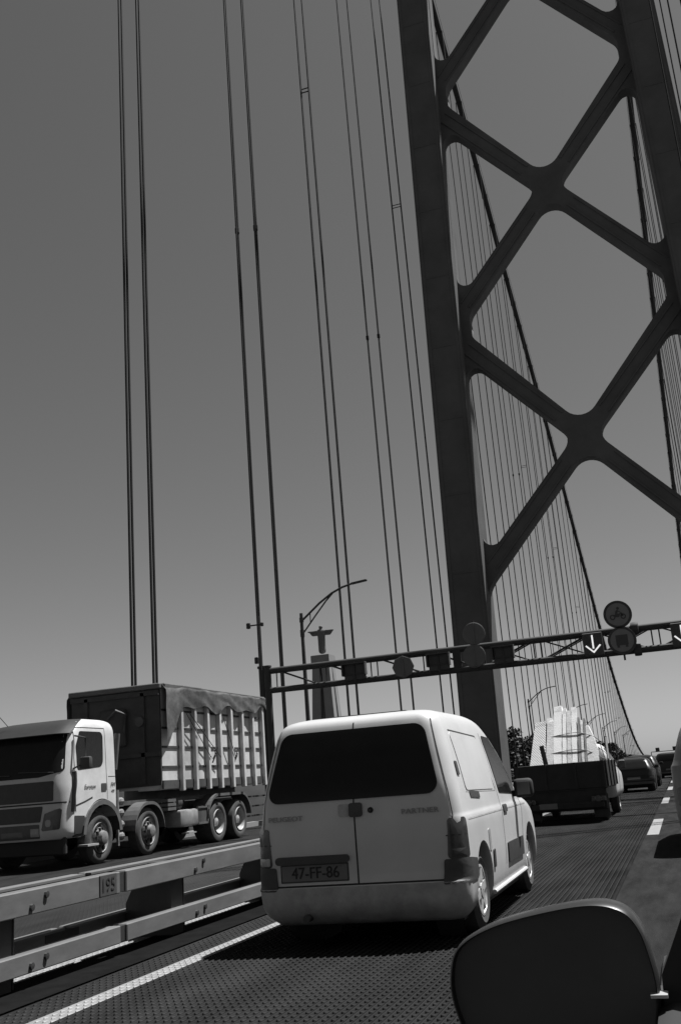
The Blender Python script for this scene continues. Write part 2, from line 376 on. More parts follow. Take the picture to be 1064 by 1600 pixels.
# ================================================================ BRIDGE TOWER, CABLES, HANGERS
XC, YT = -3.94, 90.5
tw = thing('bridge_tower', 'huge dark steel bridge tower with two leaning legs and crossed bracing over the road', 'bridge tower', (XC, YT, 0))
def off(z): return 12.52 - 0.0172 * z
for s in (-1, 1):
    k = MB(); st = [(-60, 1.75), (0, 1.68), (30, 1.64), (60, 1.6), (125, 1.5)]
    pts = []
    for (z, hw) in st:
        o_ = s * off(max(z, -40)); pts += [(o_ - hw, -2.5, z), (o_ + hw, -2.5, z), (o_ + hw, 1.6, z), (o_ - hw, 1.6, z)]
    fs = []
    for i in range(len(st) - 1):
        for q in range(4): fs.append((i * 4 + q, i * 4 + (q + 1) % 4, i * 4 + 4 + (q + 1) % 4, i * 4 + 4 + q))
    fs += [(3, 2, 1, 0), tuple(len(pts) - 4 + q for q in range(4))]
    lg = k.raw(pts, fs).build('leg', 'tower', tw)
    k = MB()          # stiffening flanges proud of the faces
    for z0, z1 in ((-60, 125),):
        for sx in (-1, 1):
            k.raw([(s * off(z0) + sx * 1.45 - .12, -2.55, z0), (s * off(z0) + sx * 1.45 + .12, -2.55, z0), (s * off(z1) + sx * 1.25 + .12, -2.55, z1), (s * off(z1) + sx * 1.25 - .12, -2.55, z1),
                   (s * off(z0) + sx * 1.45 - .12, -2.49, z0), (s * off(z0) + sx * 1.45 + .12, -2.49, z0), (s * off(z1) + sx * 1.25 + .12, -2.49, z1), (s * off(z1) + sx * 1.25 - .12, -2.49, z1)],
                  [(0, 1, 2, 3), (0, 4, 5, 1), (1, 5, 6, 2), (3, 2, 6, 7), (0, 3, 7, 4)])
    for z in np.arange(4, 124, 7.5): k.box((s * off(z), -2.515, z), (2.6, 0.05, 0.12))
    k.build('flange', 'tower', lg)
PER = 26.55; Z0 = 30.6; BW = 0.78      # panel height, first crossing, half thickness of a diagonal
for c in range(4):
    zc = Z0 + PER * c; zb, zt = zc - PER / 2, zc + PER / 2
    ob, ot = off(zb), off(zt); ang = math.atan2(PER / 2, (ob + ot) / 2); hv = BW / math.cos(ang); hh = BW / math.sin(ang)
    sl = math.tan(ang); li, lo_ = off(zc) - 1.62, 0
    def inner(z): return off(z) - 1.62
    # left and right triangular openings
    holes = []
    for s in (-1, 1):
        xi = inner(zc); zz = sl * xi - hv * 1.0
        poly = [(s * hh, zc), (s * xi, zc + zz), (s * xi, zc - zz)]
        xiT, xiB = inner(zc + zz), inner(zc - zz); poly = [(s * hh, zc), (s * xiT, zc + sl * xiT - hv), (s * xiB, zc - sl * xiB + hv)]
        holes.append(rounded(poly, [1.5, 0.9, 0.9]))
    # outer outline with the half diamonds above and below notched out
    dT = inner(zt) + 0.15; dB = inner(zb) + 0.15; q = .10
    xT, zT_ = dT * (1 - q), zt - q * (zt - zc - hv); xB, zB_ = dB * (1 - q), zb + q * (zc - hv - zb)
    nt_ = [(-ot, zt), (-xT, zt), (-xT, zT_), (0, zc + hv), (xT, zT_), (xT, zt), (ot, zt)]; nb_ = [(ob, zb), (xB, zb), (xB, zB_), (0, zc - hv), (-xB, zB_), (-xB, zb), (-ob, zb)]
    if c == 0: nb_ = [(ob + .2, zb - 4), (dB + .35, zb - 4), (dB * .985, zb + .015 * (zc - hv - zb)), (0, zc - hv), (-dB * .985, zb + .015 * (zc - hv - zb)), (-dB - .35, zb - 4), (-ob - .2, zb - 4)]
    outer = rounded(nt_ + nb_, [0, 0, 1.8, 1.7, 1.8, 0, 0, 0, 0, 1.8 if c else 4.0, 1.7, 1.8 if c else 4.0, 0, 0], n=8)
    # flat node edges at the legs
    br = plate2d('cross_brace', outer, holes, -0.7, 0.7, 'tower', tw)
    k = MB()
    for s1 in (-1, 1):
        for s2 in (-1, 1):
            L = math.hypot(off(zc), PER / 2) - 3.6; cxm = s1 * off(zc) * 0.5; czm = zc + s2 * PER / 4
            for d in (-0.5, 0.5):
                k.box((cxm + d * -s2 * s1 * math.sin(ang), -0.74, czm + d * math.cos(ang)), (L * .82, 0.12, 0.14), rot=('Y', -s1 * s2 * ang))
    k.build('brace_flange', 'tower', br)
XL, XR = -15.6, 7.35
CZ = pch([-20, 28, 60, 86, 90.5, 105.6, 131, 158, 191, 215, 243, 272, 301, 330, 357, 390, 420, 470, 560, 700], [62, 78, 92, 103, 103.5, 97.6, 90.0, 79.8, 69.0, 60.0, 48.8, 37.6, 27.6, 20.4, 14.7, 9.2, 5.9, 3.0, 2.0, 3.0])
for X, lab in ((XL, 'thick dark main cable sweeping down on the left side of the bridge beyond the tower'), (XR, 'thick dark main cable on the right side of the bridge, behind the right tower leg')):
    t = thing('main_cable', lab, 'cable', (X, 90.5, 0), group='main suspension cables')
    ys = np.concatenate([np.arange(-20, 90, 10), np.arange(90, 700, 5)])
    MB().tube([(0, y - 90.5, CZ(y)) for y in ys], 0.38, 10).build('cable', 'cable', t, smooth=True)
    k = MB(); k.tube([(0.42, y - 90.5, CZ(y) + 0.95) for y in ys], 0.022, 5); k.tube([(-0.42, y - 90.5, CZ(y) + 0.95) for y in ys], 0.022, 5); k.build('hand_rope', 'cable', t)
    for y in np.arange(94, 430, 10.9): MB().box((0, y - 90.5, CZ(y) + 0.05), (0.84, 0.4, 0.86), bev=0.12).build('cable_band', 'cable', t)
def hanger(X, y, label, grp, ropes, gap, r, knobs=(), spacer=None, ztop=None):
    zt = ztop or CZ(y) - 0.2; t = thing('hanger_cable', label, 'hanger', (X, y, 0), group=grp)
    for i in range(ropes):
        d = (i - (ropes - 1) / 2) * gap
        MB().tube([(0, d, -0.3), (0, d, zt)], r, 6).build('rope', 'rope', t)
    if knobs:
        k = MB()
        for z in knobs: k.lathe([(-0.16, r), (-0.12, 0.11), (0.12, 0.11), (0.16, r)], 'z', (0, 0, z), 10)
        k.build('clamp', 'rope', t, smooth=True)
    if spacer:
        z, L = spacer; MB().box((L / 2, 0, z), (L, 0.05, 0.05)).box((L / 2, 0, z + 0.25), (L, 0.05, 0.05)).build('spacer', 'rope', t)
near = [(1.7436, 'first double rope hanger from the left, rising behind the dump body', (), None), (1.8301, 'second double rope hanger from the left, rising behind the dump body', (), None),
        (2.3954, 'third double rope hanger from the left, ending at the sensor by the gantry post', (26.86,), None), (2.5435, 'fourth double rope hanger from the left, with a dark clamp a third down', (26.77,), None),
        (3.114, 'rope hanger left of the pair joined by a spacer near the top of the picture', (), (42.4, .52)), (3.2167, 'rope hanger right of the pair joined by a spacer near the top of the picture', (), None),
        (3.7764, 'thin hanger with a small clamp at mid height, left one of its pair', (30.67,), None), (3.9737, 'thin hanger with a small clamp at mid height, right one of its pair', (30.63,), None),
        (4.5231, 'thin hanger left of the tower leg, left one of the pair with a spacer', (), (47.7, .78)), (4.7524, 'thin hanger closest to the left tower leg on its near side', (), None)]
for i, (q, lab, kn, spc) in enumerate(near):
    y = 15.6 * (near[i - i % 2][0] + near[i - i % 2 + 1][0]) / 2
    hanger(-y / q, y, lab, 'hangers in front of the tower on the left', 2, 0.20 if q < 3 else 0.12, 0.048, kn, spc)
    hanger(XR - XL - y / q, y, 'thin hanger rope in front of the right tower leg at the right picture edge', 'hangers in front of the tower on the right', 2, 0.16, 0.046)
i = 0
for y in np.arange(99.0, 425, 10.9):
    for X, gl, lb in ((XL, 'hangers beyond the tower on the left', 'thin hanger cable beyond the tower, between the deck and the left main cable'), (XR, 'hangers beyond the tower on the right', 'thin hanger cable beyond the tower, between the deck and the right main cable')):
        for d in (-.4, .42):
            kn = (CZ(y) * 0.45,) if (i % 3 == 0) else (); sp = (CZ(y) * 0.52, .82) if (d < 0 and i % 3 == 1) else None
            hanger(X + d, y, lb, gl, 2, 0.12, 0.046, kn, sp)
    i += 1
# wind sensor clamped on the third hanger
ws = thing('wind_sensor', 'small wind sensor on a cross arm clamped to the third hanger above the gantry post', 'sensor', (XL + 0.1, 37.1, 7.6))
MB().tube([(0.06, -0.05, -1.7), (0.06, -0.05, 0.5)], 0.03, 6).build('mast', 'gantry', ws)
MB().box((-0.1, -0.1, 0.14), (0.62, 0.05, 0.05)).build('cross_arm', 'gantry', ws)
MB().lathe([(-.12, .04), (-.1, .09), (.1, .09), (.13, .03)], 'z', (-.4, -.1, .14), 10, True).build('cup', 'gantry', ws)
MB().lathe([(-.08, .03), (-.06, .07), (.06, .07), (.09, .03)], 'z', (.2, -.1, .14), 10, True).build('cup', 'gantry', ws)
MB().box((-0.12, -0.1, -1.3), (0.14, 0.14, 0.26), bev=0.02).build('junction_box', 'gantry', ws)

# ================================================================ GANTRY
GY = 37.0; ZT, ZB = 5.84, 5.06
gt = thing('sign_gantry', 'dark tubular truss gantry spanning the whole bridge above the traffic', 'gantry', (-15.2, GY, 0))
gx0 = 0.0; gx1 = 22.4
def slope(x): return 0.0
for z, nm in ((ZT, 'top_chord'), (ZB, 'bottom_chord')):
    MB().tube([(-0.1, 0, z), (gx1, 0, z)], 0.105, 12).tube([(-0.1, 0.55, z), (gx1, 0.55, z)], 0.08, 10).build(nm, 'gantry', gt, smooth=True)
bx = list(np.arange(0.15, 22.3, 2.1))
for i, x in enumerate(bx):
    for d in (0, 0.26): MB().tube([(x + d, 0, ZB), (x + d, 0, ZT)], 0.026, 6).build('upright', 'gantry', gt)
    for z in (ZB, ZT): MB().tube([(x, 0.1, z), (x, 0.47, z)], 0.03, 5).build('cross_tie', 'gantry', gt)
for i, x in enumerate(bx[:-1]):
    a, b = x + 0.26, bx[i + 1]; dn = x < 7.9
    z0, z1 = (ZT, ZB) if dn else (ZB, ZT)
    MB().tube([(a, 0, z0), (b, 0, z1)], 0.04, 6).build('diagonal', 'gantry', gt)
    if not dn: MB().tube([(a + .16, .02, z0), (b + .16, .02, z1)], 0.026, 6).build('diagonal', 'gantry', gt); MB().tube([(a, .5, z1), (b, .5, z0)], 0.03, 6).build('diagonal', 'gantry', gt)
MB().lathe([(-1.2, .135), (ZT + 0.12, .135), (ZT + .14, .165), (ZT + .20, .165), (ZT + .21, .1)], 'z', (0.03, 0, 0), 18, True).build('post', 'gantry', gt, smooth=True)
MB().lathe([(-1.2, .19), (6.0, .19), (6.02, .24), (6.10, .24), (6.11, .1)], 'z', (-0.36, 0.5, 0), 18, True).build('post', 'gantry', gt, smooth=True)
MB().lathe([(-1.2, .16), (ZT + 0.12, .16), (ZT + .14, .19), (ZT + .20, .19)], 'z', (gx1, 0, 0), 18, True).build('post', 'gantry', gt, smooth=True)
for z in (ZT, ZB):
    k = MB()
    for x in (14.3,): k.lathe([(-.14, .11), (-.12, .21), (-.03, .22), (.03, .22), (.12, .21), (.14, .11)], 'x', (x, 0, z), 16)
    k.build('flange_joint', 'gantry', gt, smooth=True)
MB().box((7.75, -0.02, (ZT + ZB) / 2), (0.3, 0.14, 0.7), bev=.02).build('flange_joint', 'gantry', gt)
# lane signals seen from the back over the other carriageway
def panel_back(x0, x1, label):
    t = thing('lane_signal', label, 'lane signal', ((x0 + x1) / 2, GY - 0.22, 5.4), group='lane signals seen from behind'); w_ = x1 - x0
    MB().box((0, 0, 0), (w_, 0.16, 0.66), bev=.03).build('housing', 'signdark', t)
    MB().box((0, -0.11, 0.30), (w_ + .12, 0.30, 0.05)).box((-w_ / 2 - .03, -0.11, 0.06), (.05, .26, .44)).box((w_ / 2 + .03, -0.11, 0.06), (.05, .26, .44)).build('hood', 'signdark', t)
    MB().box((0, -0.10, 0.0), (0.06, 0.05, 0.72)).box((0, -.1, -.1), (w_ * .8, .04, .05)).build('bracket', 'gantry', t)
panel_back(-11.87, -11.02, 'dark box shaped lane signal seen from behind, nearest the gantry post')
panel_back(-8.5, -7.72, 'dark box shaped lane signal seen from behind, between the octagonal sign and the tower leg')
panel_back(-6.02, -5.30, 'dark box shaped lane signal seen from behind, at the right edge of the tower leg')
def disc(name, x, z, r, label, m, n=32, y=GY - 0.28, stub=None, edge=None):
    t = thing(name, label, 'road sign', (x, y, z))
    MB().lathe([(-.03, .01), (-.03, r - .03), (-.015, r), (.02, r), (.03, .01)], 'y', (0, 0, 0), n, False).build('plate', m, t)
    k = MB().box((0, .05, 0), (.07, .05, r * 1.7 if not stub else r * 2.3)); k.build('bracket', 'gantry', t)
    MB().box((0, -.045, 0), (.07, .03, r * 1.8)).build('stiffener', m, t)
    return t
disc('road_sign', -9.5, 5.36, 0.43, 'octagonal sign seen from behind, hung on the gantry between two dark lane signals', 'signback', n=8)
disc('road_sign', -6.67, 6.29, 0.43, 'round sign seen from behind, standing on the gantry in front of the tower leg', 'signback', stub=True)
disc('road_sign', -6.74, 5.46, 0.43, 'round sign seen from behind, hung on the gantry truss in front of the tower leg', 'signback')
def arrow(x, label):
    t = thing('lane_signal', label, 'lane signal', (x, GY - 0.28, 5.4), group='lane signals with a white arrow')
    MB().box((0, 0, 0), (0.70, 0.16, 0.82), bev=.02).build('housing', 'signdark', t)
    s_ = 0.028; k = MB()
    k.prism([(-s_, .32), (s_, .32), (s_, -.16), (-s_, -.16)], 'y', -.10, -.085)
    k.prism([(-.275, -.06), (-.235, -.025), (0, -.255), (.235, -.025), (.275, -.06), (0, -.325)], 'y', -.10, -.085)
    k.build('arrow', 'arrow', t)
m = mat('lit_arrow', 0.8, 0.6, var=0.02); b = m.node_tree.nodes['Principled BSDF']; b.inputs['Emission Color'].default_value = (1, 1, 1, 1); b.inputs['Emission Strength'].default_value = 0.45; M['arrow'] = m
arrow(-2.40, 'black lane signal with a lit white down arrow, left of the round truck sign')
arrow(0.66, 'black lane signal with a lit white down arrow at the right edge of the picture')
def ban(x, z, label, kind):
    t = thing('prohibition_sign', label, 'road sign', (x, GY - .3, z)); r = .50
    MB().lathe([(-.02, .01), (-.02, r), (.02, r), (.02, .01)], 'y', (0, 0, 0), 40).build('plate', 'signdark', t)
    MB().lathe([(-.021, r - .09), (-.032, r - .09), (-.032, r - .005), (-.021, r - .002)], 'y', (0, 0, 0), 40).build('ring', 'signring', t)
    MB().lathe([(-.022, .005), (-.026, .005), (-.026, r - .092), (-.022, r - .092)], 'y', (0, 0, 0), 40).build('face', 'signface', t)
    MB().box((0, .06, -.2), (.07, .05, 1.0)).build('bracket', 'gantry', t)
    k = MB(); y0, y1 = -.036, -.027
    def ringp(cx, cz, ro, ri):
        n = 20
        for i in range(n):
            a, b_ = 2 * math.pi * i / n, 2 * math.pi * (i + 1) / n
            k.prism([(cx + ro * math.cos(a), cz + ro * math.sin(a)), (cx + ro * math.cos(b_), cz + ro * math.sin(b_)), (cx + ri * math.cos(b_), cz + ri * math.sin(b_)), (cx + ri * math.cos(a), cz + ri * math.sin(a))], 'y', y0, y1)
    if kind == 'motorcycle':
        ringp(-.185, -.09, .10, .055); ringp(.185, -.09, .10, .055)
        k.prism([(-.19, -.07), (-.06, .03), (.05, .02), (.12, .06), (.16, .05), (.2, -.08), (.15, -.09), (.1, 0), (.04, -.1), (-.07, -.1), (-.1, -.04)], 'y', y0, y1)
        k.prism([(-.09, .03), (-.06, .13), (.0, .17), (.05, .13), (.12, .07), (.09, .05), (.02, .1), (.0, .03)], 'y', y0, y1); ringp(.03, .215, .05, .002)
    else:
        k.prism([(-.21, .2), (.21, .2), (.21, -.17), (-.21, -.17)], 'y', y0, y1)
        k.prism([(-.19, -.17), (-.10, -.17), (-.10, -.25), (-.19, -.25)], 'y', y0, y1); k.prism([(.10, -.17), (.19, -.17), (.19, -.25), (.10, -.25)], 'y', y0, y1)
    k.build('symbol', 'signblack', t)
ban(-1.40, 6.36, 'round no motorcycles sign standing on top of the gantry', 'motorcycle')
ban(-1.38, 5.42, 'round sign with a dark lorry symbol hung in the gantry truss', 'lorry')

# distant gantry with two signals
dg = thing('sign_gantry', 'thin distant gantry over the road carrying two small dark signal boxes', 'gantry', (-4, 560, 0))
MB().box((0, 0, 5.0), (22, .3, .35)).box((-11, 0, 2.4), (.4, .4, 4.9)).box((11, 0, 2.4), (.4, .4, 4.9)).build('frame', 'gantry', dg)
for x in (-7.6, 1.0): MB().box((x, 0, 6.1), (2.0, .4, 1.9), bev=.1).build('signal_box', 'signdark', dg)

# ================================================================ STREET LAMPS
def lamp(y, label):
    t = thing('street_lamp', label, 'street lamp', (-15.05, y, 0), group='street lamps along the left edge of the bridge')
    MB().tube([(0, 0, -.3), (0, 0, 4), (0, 0, 8.7)], [.12, .10, .075], 10).build('pole', 'lamp', t, smooth=True)
    k = MB(); k.tube([(0, 0, 8.35), (.9, 0, 9.05), (1.5, 0, 9.42), (2.0, 0, 9.62), (2.5, 0, 9.73)], [.05, .05, .05, .05, .045], 8)
    k.tube([(0, 0, 7.75), (.7, 0, 8.55), (1.2, 0, 9.1), (1.55, 0, 9.42)], .035, 7); k.tube([(.42, 0, 8.26), (.42, 0, 8.66)], .025, 6)
    k.lathe([(0, .1), (.3, .1)], 'z', (0, 0, 7.65), 10); k.lathe([(0, .1), (.2, .1)], 'z', (0, 0, 8.3), 10)
    k.build('arm', 'lamp', t, smooth=True)
    k = MB(); k.box((0, 0, 0), (.75, .2, .09), rot=('Y', -.10), bev=.04, seg=2); bmesh.ops.translate(k.b, vec=(2.80, 0, 9.755), verts=k.b.verts); k.build('lamp_head', 'lamp', t, smooth=True)
for y, l in ((41.0, 'tall street lamp with a double arm curving over the statue, nearest the camera'), (111.5, 'street lamp standing just behind the left end of the pickup load'), (151, 'street lamp whose head shows above the right end of the pickup load'),
             (186, 'third small street lamp, just right of the pickup load'), (222, 'fourth small street lamp right of the pickup load, before the wood'), (262, 'fifth small street lamp right of the pickup load, above the wood'), (300, 'farthest street lamp, smallest of the row by the main cable')): lamp(y, l)

# edge railings
for X, lab in ((-15.75, 'low dark steel railing along the left edge of the bridge'), (6.4, 'low dark steel railing along the right edge of the bridge')):
    t = thing('edge_railing', lab, 'railing', (X, 60, 0)); k = MB()
    for z in (0.35, 0.7, 1.05): k.box((0, 190, z), (.05, 760, .06))
    k.build('rail', 'gantry', t); k = MB()
    for y in np.arange(-40, 240, 3.6): k.box((0, y, .5), (.08, .08, 1.1))
    tag(k.build('posts', 'gantry', t), kind='stuff')

# ================================================================ STATUE ON PEDESTAL
ST = (-298.0, 862.0)
gz = 30.0
pd = thing('monument_pedestal', 'tall concrete pedestal of four tapered pillars under the statue', 'monument', (ST[0], ST[1], gz)); HP = 115.6 - gz
for sx in (-1, 1):
    for sy in (-1, 1):
        k = MB(); pts = []
        for z, xo, xi, in ((0, 12.0, 3.0), (HP * .78, 8.6, 1.2), (HP - 7, 8.0, .3)): pts += [(sx * xo, sy * xo, z), (sx * xi, sy * xo, z), (sx * xi, sy * xi, z), (sx * xo, sy * xi, z)]
        fs = [(i * 4 + q, i * 4 + (q + 1) % 4, i * 4 + 4 + (q + 1) % 4, i * 4 + 4 + q) for i in range(2) for q in range(4)] + [(0, 1, 2, 3), (8, 9, 10, 11)]
        k.raw(pts, fs).build('pillar', 'concrete', pd)
MB().box((0, 0, HP - 3.4), (17.6, 17.6, 7.2)).box((0, 0, HP + .1), (16.8, 16.8, .8)).build('cap_slab', 'concrete', pd)
sv = thing('statue', 'robed statue with both arms stretched wide, standing on the tall pedestal', 'statue', (ST[0], ST[1], gz + HP + .45), R_(8))
sv.scale = (1.14, 1.1, 1.03)
def skin(name, verts, edges, radii, m, parent, root=0, lv=2):
    me = bpy.data.meshes.new(name); me.from_pydata([tuple(v) for v in verts], edges, []); o = bpy.data.objects.new(name, me); COL.objects.link(o)
    o.modifiers.new('k', 'SKIN'); md = o.modifiers.new('s', 'SUBSURF'); md.levels = md.render_levels = lv
    for i, r in enumerate(radii): me.skin_vertices[0].data[i].radius = r if isinstance(r, tuple) else (r, r)
    me.skin_vertices[0].data[root].use_root = True
    dgp = bpy.context.evaluated_depsgraph_get(); m2 = bpy.data.meshes.new_from_object(o.evaluated_get(dgp)); bpy.data.objects.remove(o); bpy.data.meshes.remove(me); m2.name = name
    m2.polygons.foreach_set('use_smooth', [True] * len(m2.polygons))
    return link(name, m2, m, parent)
v = [(0, 0, 13), (0, 0, 7), (0, 0, 1.2), (0, 0, 19), (0, 0, 22), (0, 0, 23.8), (0, 0, 25.6), (0, 0, 27.4)]
e = [(0, 1), (1, 2), (0, 3), (3, 4), (4, 5), (5, 6), (6, 7)]; r = [(3.3, 2.8), (3.3, 2.9), (3.5, 3.2), (3.5, 2.7), (3.2, 2.3), 1.2, 2.0, 1.4]
for s in (-1, 1):
    b = len(v); v += [(s * 3.6, -.2, 22.0), (s * 6.6, -.6, 21.9), (s * 9.4, -1, 22.1), (s * 10.9, -1.2, 22.2)]; e += [(4, b), (b, b + 1), (b + 1, b + 2), (b + 2, b + 3)]; r += [(1.6, 1.6), (1.3, 1.3), (1.0, 1.0), (.6, .65)]
skin('body', v, e, r, 'statue', sv)
k = MB()
for s in (-1, 1):
    k.prism([(s * 1.6, 23.0), (s * 8.2, 22.6), (s * 9.6, 21.5), (s * 7.8, 18.7), (s * 6.8, 18.2), (s * 1.6, 18.4)], 'y', -.9, .7)
k.build('sleeves', 'statue', sv)
# ================================================================ MEDIAN BARRIER
bt = thing('guard_barrier', 'double sided steel median barrier with two flat rails per side and bolted joints', 'barrier', (-4.87, 0, 0))
PSP = 2.65; P0 = 9.05
def rail(xf, z0, z1, name, sgn):
    segs = [(-1.6, 7.86), (7.96, 16.2), (16.3, 24.6), (24.7, 60), (60.1, 140), (140.1, 400)]; k = MB()
    for a, b_ in segs:
        k.box((xf, (a + b_) / 2, (z0 + z1) / 2), (0.075, b_ - a, z1 - z0), bev=.008)
        k.box((xf - sgn * .068, (a + b_) / 2, z1 - .012), (0.06, b_ - a, .018))
    o = k.build(name, 'rail', bt)
    for (a, b_), (c, d) in zip(segs, segs[1:]):
        MB().box((xf - sgn * .012, (b_ + c) / 2, (z0 + z1) / 2), (0.06, .5, z1 - z0 - .02)).build('splice', 'bolt', o)
    if sgn > 0:
        for yb in [q + .30 for q in np.arange(P0 - PSP, 32, PSP)]:
            for dy, zz in ((0.09, z1 - .055), (-.09, z0 + .05)):
                MB().lathe([(0, .026), (.018, .024), (.02, .001)], 'x', (xf + .0376, yb + dy, zz), 8).build('bolt', 'bolt', o)
rail(.155, .50, .675, 'upper_rail', 1); rail(.155, .105, .245, 'lower_rail', 1)
rail(-.25, .50, .675, 'upper_rail', -1); rail(-.45, .105, .245, 'lower_rail', -1)
for y in np.arange(P0 - 3 * PSP, 140, PSP):
    k = MB(); k.prism([(.10, .0), (-.395, .0), (-.395, .3), (-.20, .66), (.10, .66)], 'y', y - .11, y + .11)
    for s in (-1, 1): k.box((-.05, y + s * .125, .335), (.31, .014, .64))
    k.build('post', 'black', bt)
mk = MB().box((.196, 7.66, .59), (.012, .26, .165), bev=.003).build('marker_plate', 'plategrey', bt)
text('number', '195', .15, 'bolt', mk, (.205, 7.65, .59), (R_(90), 0, R_(90)), .002)

# ================================================================ VEHICLE BODY TOOLS
class Body:
    """car body as a stack of rounded rectangles; local +y is the driving direction, y=0 the rear"""
    def __init__(s, hw, yr, yf, rr=.25, rf=.3):
        s.hw, s.yr, s.yf = pch(*zip(*hw)), pch(*zip(*yr)), pch(*zip(*yf)); s.rr, s.rf = rr, rf
    def ring(s, z, nc=7, ns=10, nw=6):
        h, a, b = s.hw(z), s.yr(z), s.yf(z); L = b - a; r1 = min(s.rr, h * .95, L * .45); r2 = min(s.rf, h * .95, L * .45); P = []
        def arc(cx, cy, r, t0, t1): return [(cx + r * math.cos(t0 + (t1 - t0) * i / nc), cy + r * math.sin(t0 + (t1 - t0) * i / nc)) for i in range(nc + 1)]
        def ln(p, q, n): return [(p[0] + (q[0] - p[0]) * i / n, p[1] + (q[1] - p[1]) * i / n) for i in range(1, n)]
        c1 = arc(-h + r1, a + r1, r1, math.pi, 1.5 * math.pi); c2 = arc(h - r1, a + r1, r1, 1.5 * math.pi, 2 * math.pi)
        c3 = arc(h - r2, b - r2, r2, 0, .5 * math.pi); c4 = arc(-h + r2, b - r2, r2, .5 * math.pi, math.pi)
        P = c1 + ln(c1[-1], c2[0], nw) + c2 + ln(c2[-1], c3[0], ns) + c3 + ln(c3[-1], c4[0], nw) + c4 + ln(c4[-1], c1[0], ns)
        return [(x, y, z) for x, y in P]
    def mesh(s, zs):
        k = MB(); rings = [s.ring(z) for z in zs]; n = len(rings[0]); V = [p for r in rings for p in r]
        F = [(j * n + i, j * n + (i + 1) % n, (j + 1) * n + (i + 1) % n, (j + 1) * n + i) for j in range(len(zs) - 1) for i in range(n)]
        F += [tuple(range(n))[::-1], tuple((len(zs) - 1) * n + i for i in range(n))]; k.raw(V, F); return k
    def rear(s, x, z):
        h, a = s.hw(z), s.yr(z); r = s.rr; d = abs(x) - (h - r)
        return a if d <= 0 else a + r - math.sqrt(max(0, r * r - min(d, r * .995) ** 2))
    def front(s, x, z):
        h, b = s.hw(z), s.yf(z); r = min(s.rf, h * .95); d = abs(x) - (h - r)
        return b if d <= 0 else b - r + math.sqrt(max(0, r * r - min(d, r * .995) ** 2))
    def side(s, y, z):
        h, a, b = s.hw(z), s.yr(z), s.yf(z)
        for d, r in ((a + s.rr - y, s.rr), (y - (b - s.rf), s.rf)):
            if d > 0: return h - r + math.sqrt(max(0, r * r - min(d, r * .999) ** 2))
        return h
def patch(outline, fn, eps, nrad=7, thick=.02, dens=.06):
    """curved panel following a body surface; fn(u,v,e) -> 3D point e outside the surface"""
    P = []; N = len(outline)
    for i in range(N):
        a, b_ = outline[i], outline[(i + 1) % N]; n = max(1, int(math.hypot(b_[0] - a[0], b_[1] - a[1]) / dens))
        P += [(a[0] + (b_[0] - a[0]) * j / n, a[1] + (b_[1] - a[1]) * j / n) for j in range(n)]
    cx = sum(p[0] for p in P) / len(P); cy = sum(p[1] for p in P) / len(P); N = len(P); V = [fn(cx, cy, eps)]; F = []
    for j in range(1, nrad + 1):
        t = j / nrad; V += [fn(cx + (p[0] - cx) * t, cy + (p[1] - cy) * t, eps) for p in P]
    V += [fn(p[0], p[1], eps - thick) for p in P]
    for i in range(N):
        F.append((0, 1 + i, 1 + (i + 1) % N))
        for j in range(nrad): F.append((1 + j * N + i, 1 + (j + 1) * N + i, 1 + (j + 1) * N + (i + 1) % N, 1 + j * N + (i + 1) % N))
    return MB().raw(V, F)
def R3(b_): return lambda x, z, e: (x, b_.rear(x, z) - e, z)
def F3(b_): return lambda x, z, e: (x, b_.front(x, z) + e, z)
def S3(b_, s): return lambda y, z, e: (s * (b_.side(y, z) + e), y, z)
from mathutils.bvhtree import BVHTree
def cut(o, cutters):
    """cut wheel arches out of a body mesh"""
    for c in cutters:
        c.parent = o.parent
        md = o.modifiers.new('c', 'BOOLEAN'); md.operation = 'DIFFERENCE'; md.object = c; md.solver = 'EXACT'
    dg_ = bpy.context.evaluated_depsgraph_get(); me = bpy.data.meshes.new_from_object(o.evaluated_get(dg_)); o.modifiers.clear(); old = o.data
    # keep the smooth shading of the uncut surface
    bv = BVHTree.FromPolygons([v.co.copy() for v in old.vertices], [tuple(q.vertices) for q in old.polygons]); nrm = [v.normal.copy() for v in old.vertices]
    me.polygons.foreach_set('use_smooth', [True] * len(me.polygons)); ln_ = []; cache = {}
    for q in me.polygons:
        for vi in q.vertices:
            if vi not in cache:
                loc, no, fi, dist = bv.find_nearest(me.vertices[vi].co); w_ = Vector((0, 0, 0))
                for ov in old.polygons[fi].vertices:
                    if len(old.polygons[fi].vertices) <= 4: w_ += nrm[ov] / max(1e-5, (old.vertices[ov].co - loc).length) ** 2
                cache[vi] = w_.normalized() if w_.length else no
            ln_.append(cache[vi] if cache[vi].dot(q.normal) > .6 else q.normal.copy())
    me.normals_split_custom_set(ln_)
    o.data = me; bpy.data.meshes.remove(old)
    for c in cutters:
        d = c.data; bpy.data.objects.remove(c); bpy.data.meshes.remove(d)
def archcut(y, z, r, x0, x1):
    return MB().lathe([(x0, r), (x1, r)], 'x', (0, y, z), 40, True).build('arch_cut', 'black')
